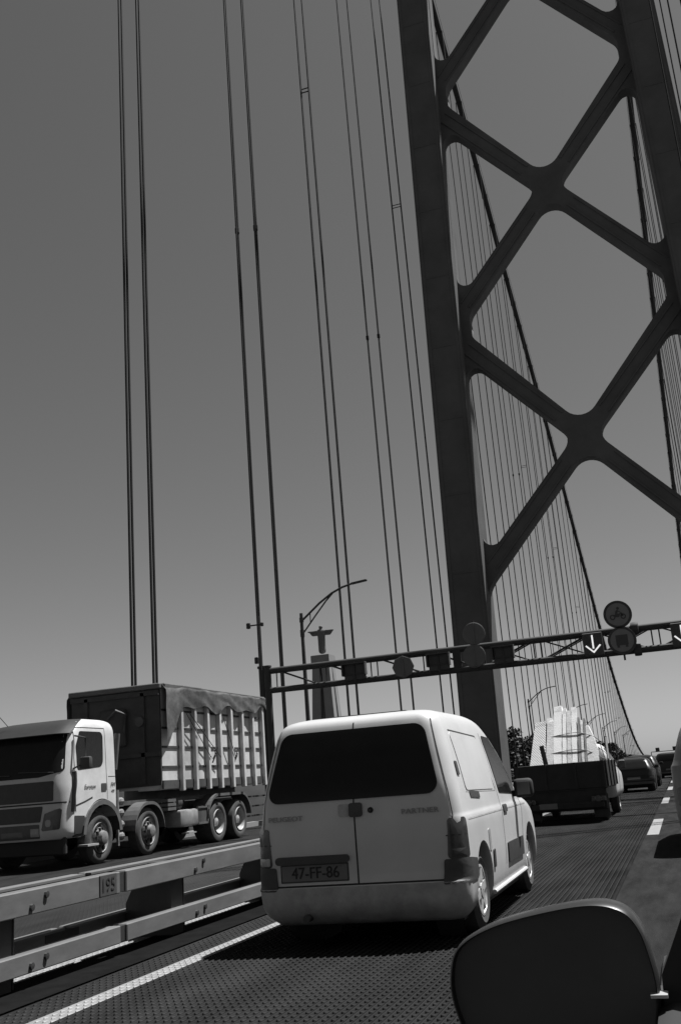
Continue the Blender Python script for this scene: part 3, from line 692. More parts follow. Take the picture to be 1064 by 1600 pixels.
def wheel(parent, x, y, r, wd, s, style='car'):
    """s: +1 outer face towards local +x"""
    t = MB().lathe([(-s * wd, r * .60), (-s * wd * .98, r * .9), (-s * wd * .8, r), (-s * wd * .2, r), (-s * .02, r * .93), (0, r * .80), (-s * .015, r * .66), (-s * .05, r * .60)], 'x', (x, y, r), 36).build('wheel', 'tyre' if style == 'truck' else 'rubber', parent, smooth=True)
    if style == 'car':
        k = MB().lathe([(-s * .06, r * .61), (-s * .012, r * .64), (-s * .010, r * .58), (-s * .05, r * .52), (-s * .075, r * .50)], 'x', (x, y, r), 32)
        k.build('rim', 'alloy', t, smooth=True); k = MB()
        for a in range(6):
            q = a * math.pi / 3 + .2
            c_, s_ = math.cos(q), math.sin(q); pr = [(r * .10, -.045), (r * .58, -.03), (r * .58, .03), (r * .10, .045)]
            k.prism([(y + u * c_ - v_ * s_, r + u * s_ + v_ * c_) for u, v_ in pr], 'x', x - s * .035, x - s * .012)
        k.lathe([(-s * .04, r * .2), (-s * .005, r * .18), (0, r * .03)], 'x', (x, y, r), 20); k.build('hub_cap', 'alloy', t)
        MB().lathe([(-s * .08, .01), (-s * .08, r * .55)], 'x', (x, y, r), 24).build('brake_disc', 'seam', t)
    elif style == 'truck_front':
        k = MB().lathe([(-s * .05, r * .60), (-s * .0, r * .58), (-s * .03, r * .53), (-s * .06, r * .42), (-s * .02, r * .40), (s * .02, r * .28), (s * .10, r * .24), (s * .12, r * .12), (s * .12, .01)], 'x', (x, y, r), 30)
        k.build('rim', 'hub', t, smooth=True); k = MB()
        for a in range(10): q = a * math.pi / 5; k.box((x + s * .0, y + r * .345 * math.cos(q), r + r * .345 * math.sin(q)), (.07, .05, .05))
        for a in range(8): q = a * math.pi / 4 + .2; k.box((x - s * .028, y + r * .475 * math.cos(q), r + r * .475 * math.sin(q)), (.03, .07, .07))
        k.build('wheel_nuts', 'bolt', t)
    else:
        k = MB().lathe([(-s * .05, r * .60), (-s * .0, r * .58), (-s * .04, r * .54), (-s * .20, r * .46), (-s * .20, r * .26), (-s * .08, r * .22), (-s * .05, .01)], 'x', (x, y, r), 30)
        k.build('rim', 'tank', t, smooth=True)
    return t

# ================================================================ WHITE VAN
vx, vy = -2.575, 7.92
vn = thing('delivery_van', 'white panel van with two rear doors and a dark rear window, just ahead', 'van', (vx, vy, 0))
B = Body(hw=[(.18, .78), (.24, .84), (.36, .872), (.6, .885), (.85, .885), (.93, .878), (.955, .868), (1.0, .862), (1.1, .85), (1.35, .81), (1.55, .768), (1.66, .738), (1.73, .706), (1.775, .66), (1.80, .60), (1.82, .46), (1.83, .2)],
         yr=[(.18, .14), (.24, .06), (.32, .01), (.45, 0), (.48, .03), (.9, .035), (1.12, .05), (1.4, .11), (1.62, .17), (1.70, .195), (1.75, .22), (1.785, .28), (1.81, .42), (1.822, .62), (1.83, .95)],
         yf=[(.18, 3.9), (.3, 4.06), (.5, 4.10), (.7, 4.06), (.8, 3.98), (.9, 3.72), (.97, 3.45), (1.04, 3.22), (1.1, 3.1), (1.3, 2.84), (1.5, 2.56), (1.65, 2.30), (1.74, 2.08), (1.79, 1.80), (1.82, 1.5), (1.83, 1.3)], rr=.15, rf=.28)
zs = sorted(set([.18, .21, .24, .28, .32, .36, .42, .45, .465, .48, .55, .6, .7, .8, .85, .88, .905, .93, .943, .955, .97, 1.0, 1.04, 1.07, 1.1, 1.15, 1.2, 1.25, 1.3, 1.35, 1.4, 1.45, 1.5, 1.55, 1.6, 1.63, 1.66, 1.69, 1.72, 1.745, 1.765, 1.775, 1.785, 1.80, 1.81, 1.82, 1.826, 1.83]))
B2 = Body(hw=[(.17, .776), (.24, .846), (.36, .879), (.462, .888)], yr=[(.17, .15), (.24, .05), (.32, .0), (.462, -.008)], yf=[(.17, .42), (.47, .42)], rr=.15, rf=.05)
bump = B2.mesh([.17, .2, .24, .28, .32, .36, .4, .44, .462]).build('rear_bumper', 'whitedark', vn, smooth=True, angle=60)  # whole bumper in a darker white than the body
body = B.mesh(zs).build('body', 'white', vn, smooth=True, angle=60)
AX = (.74, 3.42); RW = .315
cut(body, [archcut(y, .33, .375, s * .52, s * 1.1) for y in AX for s in (-1, 1)])
for y in AX:
    for s in (-1, 1):
        MB().lathe([(s * .50, .02), (s * .50, .39), (s * .72, .39)], 'x', (0, y, .33), 32).build('wheel_arch', 'seam', vn)
        wheel(vn, s * .845, y, RW, .18, s)
r3, sp, sm = R3(B), S3(B, 1), S3(B, -1)
patch(rounded([(-.775, 1.125), (.72, 1.125), (.605, 1.69), (-.64, 1.69)], [.09, .09, .11, .11]), r3, .009, nrad=12, dens=.03).build('rear_window', 'glass', vn, smooth=True)
def strip(pts, fn, wd_, e=.003):
    k = MB()
    for a, b_ in zip(pts, pts[1:]):
        n = max(1, int(math.hypot(b_[0] - a[0], b_[1] - a[1]) / .05)); dx, dz = b_[0] - a[0], b_[1] - a[1]; L = math.hypot(dx, dz); ox, oz = -dz / L * wd_ / 2, dx / L * wd_ / 2
        for i in range(n):
            q = []
            for t, sg in ((i / n, 1), ((i + 1) / n, 1), ((i + 1) / n, -1), (i / n, -1)): q.append(fn(a[0] + dx * t + ox * sg, a[1] + dz * t + oz * sg, e))
            k.raw(q, [(0, 1, 2, 3)])
    return k
strip([(-.005, .475), (-.005, 1.13)], r3, .012).build('door_seam', 'seam', vn)
strip([(-.005, 1.69), (-.005, 1.74), (-.005, 1.80)], r3, .010).build('door_seam', 'seam', vn)
strip([(-.70, .475), (.69, .475)], r3, .013).build('door_seam', 'seam', vn)
strip([(.755, .64), (.80, .95), (.775, 1.14), (.655, 1.72)], r3, .008).build('door_seam', 'seam', vn)
strip([(-.755, .64), (-.81, .95), (-.80, 1.14), (-.675, 1.72)], r3, .008).build('door_seam', 'seam', vn)
patch(rounded([(-.045, .985), (.065, .985), (.065, 1.095), (-.045, 1.095)], .02), r3, .022, thick=.03).build('door_handle', 'black', vn, smooth=True)
patch(rounded([(-.14, .99), (-.05, .99), (-.05, 1.09), (-.14, 1.09)], .02), r3, .005).build('handle_recess', 'whitedark', vn, smooth=True)
k = MB().lathe([(-.02, .02), (-.02, .012), (.0, .024)], 'y', (.135, B.rear(.135, 1.03), 1.03), 14, True); k.build('lock', 'black', vn)
patch(rounded([(-.70, .645), (-.07, .645), (-.07, .705), (-.70, .705)], .028), r3, .035, thick=.05).build('plate_lamp_bar', 'black', vn, smooth=True)
np_ = patch(rounded([(-.655, .515), (-.095, .515), (-.095, .632), (-.655, .632)], .008), r3, .006, thick=.01).build('number_plate', 'plate', vn)
patch(rounded([(-.668, .503), (-.082, .503), (-.082, .645), (-.668, .645)], .01), r3, .003, thick=.01).build('plate_frame', 'black', np_)
text('plate_text', '47-FF-86', .125, 'seam', np_, (-.365, .021, .572), (R_(90), 0, 0), .002, sx=.92)
text('badge', 'PEUGEOT', .055, 'badge', vn, (-.60, .026, 1.0), (R_(90), 0, 0), .003, sx=1.25)
text('badge', 'PARTNER', .056, 'badge', vn, (.545, .028, 1.0), (R_(90), 0, 0), .003, sx=1.3)
for s, fn_s in ((1, sp), (-1, sm)):
    # lamps and corner guards wrap round the corner: follow the corner in plan
    def corner(u, z, e, s=s):   # u runs from the rear face (0) round to the flank
        r = B.rr; h, a = B.hw(z), B.yr(z); L = math.pi / 2 * r
        if u <= 0: return (s * (h - r + u), a - e, z)
        if u < L: t = u / r; return (s * (h - r + (r + e) * math.sin(t)), a + r - (r + e) * math.cos(t), z)
        return (s * (h + e), a + r + (u - L), z)
    lm = patch(rounded([(-.0, .625), (.21, .625), (.20, .93), (.025, .93)], .03), corner, .006).build('tail_lamp', 'lampred', vn, smooth=True)
    patch(rounded([(.02, .64), (.17, .64), (.17, .70), (.02, .70)], .01), corner, .009).build('reflector', 'lampclear' if s < 0 else 'lampred', lm, smooth=True)
    strip([(.0, .80), (.17, .80)], corner, .008, e=.008).build('lens_rib', 'seam', lm)
    patch(rounded([(-.04, .445), (.47, .445), (.43, .60), (.20, .625), (-.03, .625)], .02), corner, .014, nrad=9).build('bumper_corner', 'black', vn, smooth=True)
    # flank
    strip([(.25, .905), (3.3, .905)], fn_s, .012, e=.002).build('body_crease', 'whitedark', vn)
    wpat = patch(rounded([(.44, 1.125), (1.74, 1.10), (1.50, 1.575), (.40, 1.61)], [.06, .08, .10, .06]), fn_s, .006).build('side_panel', 'white', vn, smooth=True)
    strip([(.42, 1.115), (1.76, 1.085)], fn_s, .010, e=.002).build('panel_seam', 'whitedark', wpat)
    strip([(.40, 1.62), (1.50, 1.585), (1.77, 1.09)], fn_s, .012, e=.002).build('panel_seam', 'seam', wpat)
    dw = patch(rounded([(1.92, 1.06), (2.86, 1.02), (2.74, 1.17), (2.26, 1.58), (1.78, 1.60)], [.05, .04, .05, .08, .06]), fn_s, .006).build('door_window', 'glass', vn, smooth=True)
    dr = strip([(1.80, .42), (1.84, 1.0), (1.72, 1.62)], fn_s, .010).build('door_seam', 'seam', vn)
    strip([(2.96, 1.02), (3.02, .85), (2.92, .62), (2.94, .40)], fn_s, .010).build('door_seam', 'seam', vn)
    patch(rounded([(1.90, .875), (2.10, .875), (2.10, .945), (1.90, .945)], .02), fn_s, .012, thick=.03).build('door_handle', 'black', vn, smooth=True)
    patch(rounded([(.56, 1.065), (.95, 1.045), (.94, 1.10), (.54, 1.12)], .012), fn_s, .006).build('vent', 'black', vn, smooth=True)
    patch(rounded([(.24, 1.255), (.33, 1.25), (.33, 1.36), (.25, 1.365)], .015), fn_s, .009, thick=.03).build('hinge', 'black', vn, smooth=True)
    patch(rounded([(1.92, .42), (2.84, .42), (2.84, .60), (1.92, .60)], .015), fn_s, .014).build('rub_strip', 'black', vn, smooth=True)
    patch(rounded([(1.14, .45), (1.22, .45), (1.22, .60), (1.14, .60)], .02), fn_s, .012).build('rub_strip', 'black', vn, smooth=True)
    MB().tube([(s * .862, 1.14, .25), (s * .862, 3.03, .26)], .02, 8).build('sill', 'white', vn, smooth=True)
    if s > 0: patch(rounded([(1.02, .60), (1.10, .60), (1.10, .78), (1.02, .78)], .02), fn_s, .005).build('fuel_flap', 'steel', vn, smooth=True)
    mi = MB().box((s * .98, 2.72, 1.07), (.20, .11, .19), bev=.045, seg=3).box((s * .87, 2.74, 1.02), (.1, .06, .06)).build('side_mirror', 'seam', vn, smooth=True)
    MB().box((s * .985, 2.662, 1.07), (.13, .006, .13), bev=.002).build('mirror_glass', 'handmirror', mi)
f3 = F3(B)
patch(rounded([(-.66, 1.10), (.66, 1.10), (.54, 1.66), (-.54, 1.66)], .08), f3, .006).build('windscreen', 'glass', vn, smooth=True)
for s in (-1, 1): patch(rounded([(s * .48, .66), (s * .80, .66), (s * .80, .82), (s * .52, .82)], .03), f3, .006).build('headlight', 'lampclear', vn, smooth=True)
patch(rounded([(-.4, .62), (.4, .62), (.4, .76), (-.4, .76)], .03), f3, .006).build('grille', 'black', vn, smooth=True)
MB().box((0, 2.0, .20), (1.5, 3.3, .12)).build('underbody', 'chassis', vn)
MB().tube([(-.45, -.02, .235), (-.45, .5, .24)], .03, 10).build('exhaust_pipe', 'chassis', vn)
MB().tube([(-.35, .9, 1.815), (-.35, .62, 1.826), (.35, .62, 1.826), (.35, .9, 1.815)], .006, 6).build('roof_strip', 'seam', vn)

# ================================================================ TIPPER TRUCK (comes towards the camera: local +y points to world -y)
tr = thing('tipper_truck', 'white four axle lorry coming the other way with a ribbed dump body and dark tarpaulin', 'lorry', (-13.25, 18.05, 0), math.pi)
CBx = Body(hw=[(.60, 1.16), (.66, 1.23), (.95, 1.245), (1.55, 1.245), (1.75, 1.235), (2.6, 1.205), (2.80, 1.19), (2.94, 1.14), (3.02, 1.04), (3.065, .85), (3.08, .5)],
          yr=[(.60, -2.05), (1.0, -2.08), (2.78, -2.08), (2.96, -2.04), (3.04, -1.92), (3.08, -1.5)],
          yf=[(.60, -.06), (.74, 0), (1.2, 0), (1.6, -.01), (1.9, -.06), (2.15, -.12), (2.55, -.24), (2.7, -.32), (2.84, -.42), (2.96, -.60), (3.04, -.9), (3.08, -1.2)], rr=.12, rf=.34)
zs = [.60, .62, .66, .74, .82, .9, 1.0, 1.1, 1.2, 1.3, 1.4, 1.5, 1.6, 1.7, 1.8, 1.9, 2.0, 2.15, 2.3, 2.45, 2.55, 2.65, 2.72, 2.8, 2.87, 2.94, 2.98, 3.02, 3.045, 3.065, 3.075, 3.08]
cab = CBx.mesh(zs).build('cab', 'truckwhite', tr, smooth=True, angle=60)
RT = .535; TAX = (-1.42, -3.50, -7.30, -8.68)
cut(cab, [archcut(TAX[0], .62, .72, s * .7, s * 1.5) for s in (-1, 1)] + [MB().box((0, -1.75, .5), (3, .9, .9)).build('x', 'black')])
f3 = F3(CBx)
gl = patch(rounded([(-1.14, 1.94), (-.6, 1.85), (.6, 1.85), (1.14, 1.94), (1.07, 2.74), (-1.07, 2.74)], [.08, .3, .3, .08, .08, .08]), f3, .006, nrad=10).build('windscreen', 'glassdim', tr, smooth=True)
k = MB()
for x0, x1 in ((-.95, -.1), (.1, .95)): k.tube([(x0, CBx.front(x0, 1.93) + .02, 1.93), (x1, CBx.front(x1, 1.98) + .02, 1.98)], .012, 6)
k.build('wiper', 'black', gl)
patch(rounded([(-.98, 1.36), (.98, 1.36), (.98, 1.76), (-.98, 1.76)], .03), f3, .008).build('grille', 'black', tr, smooth=True)
patch(rounded([(-.68, .96), (.68, .96), (.74, 1.27), (-.74, 1.27)], .03), f3, .008).build('grille', 'black', tr, smooth=True)
strip([(-1.23, 1.32), (1.23, 1.32)], f3, .03, e=.004).build('panel_gap', 'seam', tr)
patch(rounded([(-.66, .64), (.66, .64), (.66, .92), (-.66, .92)], .03), f3, .006).build('bumper_panel', 'fender', tr, smooth=True)
MB().box((0, -.22, .50), (2.3, .12, .42), bev=.03).build('air_dam', 'seam', tr)
for s in (-1, 1):
    h_ = patch(rounded([(s * .70, .78), (s * 1.10, .80), (s * 1.14, 1.22), (s * .78, 1.12)], .04), f3, .008).build('headlight', 'lampred', tr, smooth=True)
    patch(rounded([(s * .8, .86), (s * .93, .86), (s * .93, 1.0), (s * .8, 1.0)], .05), f3, .012).build('lens', 'tank', h_, smooth=True)
patch(rounded([(-.26, .68), (.26, .68), (.26, .79), (-.26, .79)], .01), f3, .012).build('number_plate', 'plate', tr)
patch(rounded([(-.65, .68), (-.45, .68), (-.45, .84), (-.65, .84)], .01), f3, .012).build('tow_cover', 'tank', tr)
# sun visor over the windscreen
V = []; F = []; n = 20
for i in range(n + 1):
    x = -1.17 + 2.34 * i / n
    for z, e in ((3.072, .006), (3.05, .012), (3.01, .018), (2.95, .03), (2.88, .05), (2.80, .10), (2.72, .19), (2.70, .17), (2.80, .06)): xx = x / 1.17 * CBx.hw(z) * .97; V.append((xx, CBx.front(xx, z) + e, z + (.008 if z > 3 else 0)))
F = [(i * 9 + j, (i + 1) * 9 + j, (i + 1) * 9 + j + 1, i * 9 + j + 1) for i in range(n) for j in range(8)]
MB().raw(V, F).build('sun_visor', 'cloth', tr, smooth=True)
for s in (-1, 1):
    fn_ = S3(CBx, s)
    dw = patch(rounded([(-.50, 1.95), (-1.50, 2.02), (-1.54, 2.76), (-.64, 2.76), (-.48, 2.45)], [.08, .16, .12, .06, .1]), fn_, .006).build('door_window', 'glassdim', tr, smooth=True)
    strip([(-.42, 1.1), (-.40, 2.2), (-.50, 2.84), (-1.62, 2.84), (-1.64, 1.32)], fn_, .014).build('door_seam', 'seam', tr)
    strip([(-.35, 1.22), (-.75, 1.30), (-1.05, 1.38)], fn_, .035).build('door_seam', 'seam', tr)
    strip([(-1.70, 1.80), (-2.06, 1.80)], fn_, .012).build('panel_gap', 'seam', tr)
    patch(rounded([(-1.40, 1.50), (-1.60, 1.50), (-1.60, 1.66), (-1.40, 1.66)], .02), fn_, .012).build('door_handle', 'black', tr, smooth=True)
    # dark upright stripe at the front edge of the door
    patch(rounded([(-.26, 1.12), (-.38, 1.12), (-.42, 1.92), (-.32, 1.92)], .02), fn_, .02).build('door_edge_stripe', 'black', tr, smooth=True)
    patch(rounded([(-.36, .615), (-.82, .615), (-.74, 1.02), (-.36, 1.04)], .02), fn_, .006).build('step_recess', 'seam', tr)
    fp = []
    for i in range(13):
        a = math.pi * (.02 + .96 * i / 12); fp.append((TAX[0] + .78 * math.cos(a), .60 + .72 * math.sin(a)))
    k = MB()
    for (a, b_), (c, d) in zip(fp, fp[1:]):
        k.raw([(s * 1.02, a, b_), (s * 1.285, a, b_), (s * 1.285, c, d), (s * 1.02, c, d)], [(0, 1, 2, 3)])
        q = lambda y_, z_: (TAX[0] + (y_ - TAX[0]) * .86, .6 + (z_ - .6) * .86)
        (e1, e2), (g1, g2) = q(a, b_), q(c, d); k.raw([(s * 1.285, a, b_), (s * 1.285, e1, e2), (s * 1.285, g1, g2), (s * 1.285, c, d)], [(0, 1, 2, 3)])
    k.build('wheel_fender', 'fender', tr)
    mi = MB().box((s * 1.44, -.50, 2.08), (.26, .14, .26), bev=.04, seg=2).build('side_mirror', 'black', tr, smooth=True)
    MB().tube([(s * 1.2, -.45, 2.66), (s * 1.44, -.48, 2.60), (s * 1.44, -.50, 2.10), (s * 1.22, -.36, 1.98)], .02, 8).build('mirror_arm', 'black', mi, smooth=True)
    MB().tube([(s * 1.12, -2.14, 1.95), (s * 1.20, -2.16, 2.74)], [.07, .07], 10).build('air_intake', 'fender', tr, smooth=True)
text('door_text', 'Euroton', .13, 'fender', tr, (-1.252, -.95, 1.60), (R_(90), 0, R_(-90)), .002, shear=.2, sx=1.0)
text('badge', 'FM', .14, 'seam', tr, (-1.252, -1.86, 1.62), (R_(90), 0, R_(-90)), .002, shear=.25, sx=1.0)
text('badge', '400', .08, 'fender', tr, (-1.252, -1.86, 1.49), (R_(90), 0, R_(-90)), .002, shear=.25, sx=1.1)
MB().tube([(.5, -.5, 3.0), (.75, -.2, 3.45)], .008, 5).build('aerial', 'black', tr)
# chassis
k = MB()
for s in (-1, 1): k.box((s * .42, -5.6, .98), (.09, 8.4, .28)); k.box((s * .5, -6.4, 1.36), (.16, 6.8, .22))
for y in (-2.6, -4.6, -6.2, -9.4): k.box((0, y, .98), (.8, .14, .2))
k.box((0, -5.4, 1.2), (1.9, 7.4, .10)); k.box((0, -2.4, 1.9), (1.6, .16, 1.5)); k.build('chassis', 'chassis', tr)
for y in TAX: MB().tube([(-1.0, y, RT), (1.0, y, RT)], .09, 8).box((0, y, RT), (.5, .4, .36), bev=.08).build('axle', 'chassis', tr)
for y in TAX:
    for s in (-1, 1): wheel(tr, s * 1.215, y, RT, .30 if y > -6 else .56, s, 'truck_front' if y > -6 else 'truck')
def fender(y0, y1, s, top=1.22, r=.62):
    pr = []
    for i in range(9): a = math.pi - math.pi * .55 * 0 - (math.pi / 2) * i / 8; pr.append((y1 + .08 - r * math.cos(a) * 1, top - r + r * math.sin(a)))
    for i in range(9): a = math.pi / 2 - (math.pi / 2) * i / 8; pr.append((y0 - .08 - r * math.cos(a), top - r + r * math.sin(a)))
    k = MB()
    for (a, b_), (c, d) in zip(pr, pr[1:]):
        k.raw([(s * .75, a, b_), (s * 1.26, a, b_), (s * 1.26, c, d), (s * .75, c, d)], [(0, 1, 2, 3)]); k.raw([(s * 1.26, a, b_), (s * 1.26, a, b_ - .07), (s * 1.26, c, d - .07), (s * 1.26, c, d)], [(0, 1, 2, 3)])
    k.build('wheel_fender', 'fender', tr)
for s in (-1, 1):
    fender(TAX[1], TAX[1], s, 1.20); fender(TAX[3], TAX[2], s, 1.26)
    MB().box((s * 1.0, -5.55, .72), (.5, 1.0, .42), bev=.08, seg=2).build('fuel_tank', 'tank', tr, smooth=True)
    MB().lathe([(-.28, .05), (-.24, .17), (.24, .17), (.28, .05)], 'y', (s * 1.02, -5.05, 1.10), 16, True).build('air_tank', 'chassis', tr, smooth=True)
    k = MB()
    for z in (.98, 1.08, 1.18): k.box((s * 1.15, -4.5, z), (.30, .42, .07))
    k.build('battery_box', 'fender', tr)
    k = MB()
    for z in (.55, .95): k.box((s * 1.2, -6.35, z), (.03, .62, .05))
    for y in (-6.05, -6.65): k.box((s * 1.2, y, .75), (.03, .05, .45))
    k.build('side_guard', 'fender', tr); MB().box((s * 1.18, -6.35, .75), (.02, .55, .36)).build('tool_box', 'chassis', tr)
    MB().box((s * 1.2, -5.55, .36), (.2, .42, .03)).build('step', 'tank', tr)
    MB().box((s * 1.2, -.95, .42), (.24, .42, .04)).build('step', 'tank', tr)
    k = MB()
    for z in (.5, .75, 1.0, 1.25): k.lathe([(-.12, .05), (-.06, .09), (.06, .09), (.12, .04)], 'y', (s * 1.08, -2.42, z), 10)
    k.box((s * 1.1, -2.3, .9), (.05, .05, 1.2)); k.build('air_lines', 'hub', tr)
# dump body
db = MB(); y0, y1, z0, z1, hwB = -4.15, -10.55, 1.52, 3.96, 1.25
db.prism([(-hwB, z0 + .1), (-1.1, z0 - .08), (1.1, z0 - .08), (hwB, z0 + .1), (hwB, z1), (-hwB, z1)], 'y', y1, y0 - .002)
bd = db.build('dump_body', 'box', tr)
k = MB()
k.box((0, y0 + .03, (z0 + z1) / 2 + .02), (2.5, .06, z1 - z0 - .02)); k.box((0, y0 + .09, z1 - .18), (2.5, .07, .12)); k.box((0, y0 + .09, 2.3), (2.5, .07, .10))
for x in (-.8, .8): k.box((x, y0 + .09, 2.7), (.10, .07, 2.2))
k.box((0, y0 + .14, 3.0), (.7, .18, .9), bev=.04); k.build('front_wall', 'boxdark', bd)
k = MB(); k.tube([(-.35, y0 + .25, 2.9), (-.45, y0 + .3, 3.3), (-.2, y0 + .35, 3.42), (.1, y0 + .3, 3.2)], .03, 8); k.tube([(.5, y0 + .2, 1.6), (.55, y0 + .3, 2.4), (.3, y0 + .25, 3.0)], .03, 8); k.lathe([(-.05, .12), (.05, .12)], 'y', (-.75, y0 + .16, 3.1), 14, True); k.build('lift_gear', 'chassis', bd, smooth=True)
LB = y0 - y1
for s in (-1, 1):
    for i in range(8):
        y = y0 - .92 - i * (LB - 1.0) / 7.15
        MB().box((s * (hwB + .06), y, (1.38 + 3.62) / 2 + .05), (.12, .13, 3.72 - 1.40), bev=.012).build('rib', 'box', bd)
    k = MB()
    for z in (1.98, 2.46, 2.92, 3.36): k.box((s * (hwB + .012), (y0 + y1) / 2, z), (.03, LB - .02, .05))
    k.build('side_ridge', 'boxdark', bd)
    MB().box((s * (hwB + .01), (y0 + y1) / 2, z0 + .04), (.04, LB, .20)).build('lower_rail', 'chassis', bd)
MB().box((0, y1 - .03, (z0 + z1) / 2), (2.48, .06, z1 - z0 - .05)).build('tailgate', 'box', bd)
# tarpaulin: over the top and hanging down both sides with a ragged hem
rg = random.Random(3)
tv = []; tf = []; NY = 64; NS = 9
for i in range(NY + 1):
    y = y0 + .02 + (y1 - y0 - .02) * i / NY; u = i / NY
    drop = .50 + .16 * abs(math.sin(u * 9.5 + .6)) + .07 * math.sin(u * 31) + (.80 * max(0, 1 - u / .14)) - .18 * u
    top = z1 + .035 + .012 * math.sin(u * 40)
    row = []
    for s in (-1, 1):
        seq = range(NS + 1) if s < 0 else range(NS, -1, -1)
        for j in seq:      # j=0: hem, NS: upper edge
            t = j / NS; z = top - drop * (1 - t); bulge = .15 + .012 * math.sin(u * 38 + j) * (1 - t) + .005 * math.sin(u * 90 + 2 * j) + .025 * math.exp(-(((u * 6.4 - .92 + .446) % .892 - .446) / .09) ** 2)
            row.append((s * (hwB + (bulge if j < NS else .05)), y, z))
        if s < 0: row += [(x, y, top + .05 * (1 - (x / 1.25) ** 2) - .03 + .015 * math.sin(u * 30 + x * 5)) for x in (-.9, -.45, 0, .45, .9)]
    tv += row
W_ = len(row); tf = [(i * W_ + j, (i + 1) * W_ + j, (i + 1) * W_ + j + 1, i * W_ + j + 1) for i in range(NY) for j in range(W_ - 1)]
MB().raw(tv, tf).build('tarpaulin', 'tarp', bd, smooth=True, angle=70)
k = MB()
for s in (-1, 1): k.box((s * (hwB + .06), (y0 + y1) / 2, z1 - .02), (.14, LB, .13), bev=.02)
k.box((0, y0 + .08, z1 - .02), (2.6, .14, .13), bev=.02); k.build('top_rail', 'fender', bd)
k = MB()
for s in (-1, 1):
    for ya, yb in ((-5.2, -6.6), (-5.4, -7.2), (-7.4, -8.2)): k.tube([(s * (hwB + .16), ya, 3.3), (s * (hwB + .14), yb, 2.2)], .011, 5)
    for yb in (-6.9, -8.3): k.tube([(s * (hwB + .05), yb, 2.16), (s * (hwB + .12), yb - .04, 2.3), (s * (hwB + .12), yb + .05, 2.38), (s * (hwB + .08), yb - .06, 2.42), (s * (hwB + .12), yb, 2.25), (s * (hwB + .05), yb + .04, 2.06)], .022, 5)
k.build('tie_rope', 'chassis', bd)

# ================================================================ PICKUP WITH SLABS
px, py = -2.68, 23.6
pk = thing('flatbed_pickup', 'dark flatbed pickup carrying pale slabs upright, just ahead of the white van', 'pickup truck', (px, py, 0), R_(-1.2))
pk.scale = (1.12, 1, 1)
PB = Body(hw=[(.42, .80), (.5, .87), (.95, .89), (1.2, .86), (1.6, .70), (1.72, .62), (1.78, .40)], yr=[(.42, 2.60), (1.2, 2.60), (1.78, 2.78)], yf=[(.42, 4.9), (.7, 4.95), (.98, 4.75), (1.1, 4.1), (1.3, 3.95), (1.6, 3.6), (1.72, 3.4), (1.78, 3.2)], rr=.1, rf=.25)
PB.mesh([.42, .46, .5, .6, .7, .8, .9, .95, 1.0, 1.05, 1.1, 1.15, 1.2, 1.3, 1.4, 1.5, 1.6, 1.66, 1.72, 1.76, 1.78]).build('cab', 'truckwhite', pk, smooth=True, angle=60)
patch(rounded([(-.6, 1.25), (.6, 1.25), (.54, 1.62), (-.54, 1.62)], .06), R3(PB), .006).build('rear_window', 'glass', pk)
for s in (-1, 1):
    patch(rounded([(2.75, 1.18), (3.8, 1.15), (3.5, 1.62), (2.85, 1.62)], .05), S3(PB, s), .006).build('door_window', 'glass', pk)
    strip([(2.72, .5), (2.72, 1.66)], S3(PB, s), .014).build('door_seam', 'seam', pk)
    mi = MB().box((s * .98, 3.75, 1.2), (.16, .09, .22), bev=.03).box((s * .86, 3.76, 1.15), (.16, .04, .04)).build('side_mirror', 'black', pk)
k = MB(); k.box((0, 1.25, .76), (1.78, 2.5, .10)); k.build('bed_floor', 'pickup', pk)
k = MB(); k.box((0, 0.0, 1.03), (1.80, .05, .58), bev=.01)
for x in (-.86, -.3, .3, .86): k.box((x, -.035, 1.03), (.06, .03, .58))
k.build('tail_board', 'pickup', pk)
for s in (-1, 1):
    k = MB().box((s * .885, 1.27, 1.03), (.05, 2.46, .58), bev=.01)
    for y in (.05, .85, 1.65, 2.45): k.box((s * .92, y, 1.03), (.03, .06, .58))
    k.build('side_board', 'pickup', pk)
    k = MB().lathe([(-.06, .05), (-.05, .08), (.0, .085)], 'y', (s * .70, -.06, .50), 12, True).box((s * .70, -.02, .50), (.30, .08, .12), bev=.02); k.build('tail_lamp', 'lampred', pk)
    MB().box((s * .70, .35, .34), (.32, .02, .50)).build('mud_flap', 'rubber', pk)
    k = MB().tube([(s * .80, 2.50, 1.3), (s * .80, 2.50, 1.9)], .03, 6).tube([(s * .80, 2.50, 1.9), (s * .82, 2.2, 1.35)], .02, 6).build('load_rail', 'tank' if s > 0 else 'pickup', pk)
    for y in (.85, 4.1): wheel(pk, s * .80, y, .33, .2, s)
MB().box((0, .06, .53), (1.72, .05, .52), bev=.02).build('rear_skirt', 'pickup', pk)
MB().box((0, -.05, .38), (1.6, .08, .14), bev=.02).build('rear_bumper', 'pickup', pk)
pl_ = MB().box((-.30, -.10, .40), (.36, .012, .12)).build('number_plate', 'plate', pk)
k = MB()
for s in (-1, 1): k.box((s * .35, 2.2, .55), (.08, 4.2, .2))
k.box((0, 2.2, .45), (.8, 3.6, .16)); k.build('chassis', 'chassis', pk)
for y in (.85, 4.1): MB().tube([(-.7, y, .33), (.7, y, .33)], .08, 8).build('axle', 'chassis', pk)
def rotp(p, a): return p
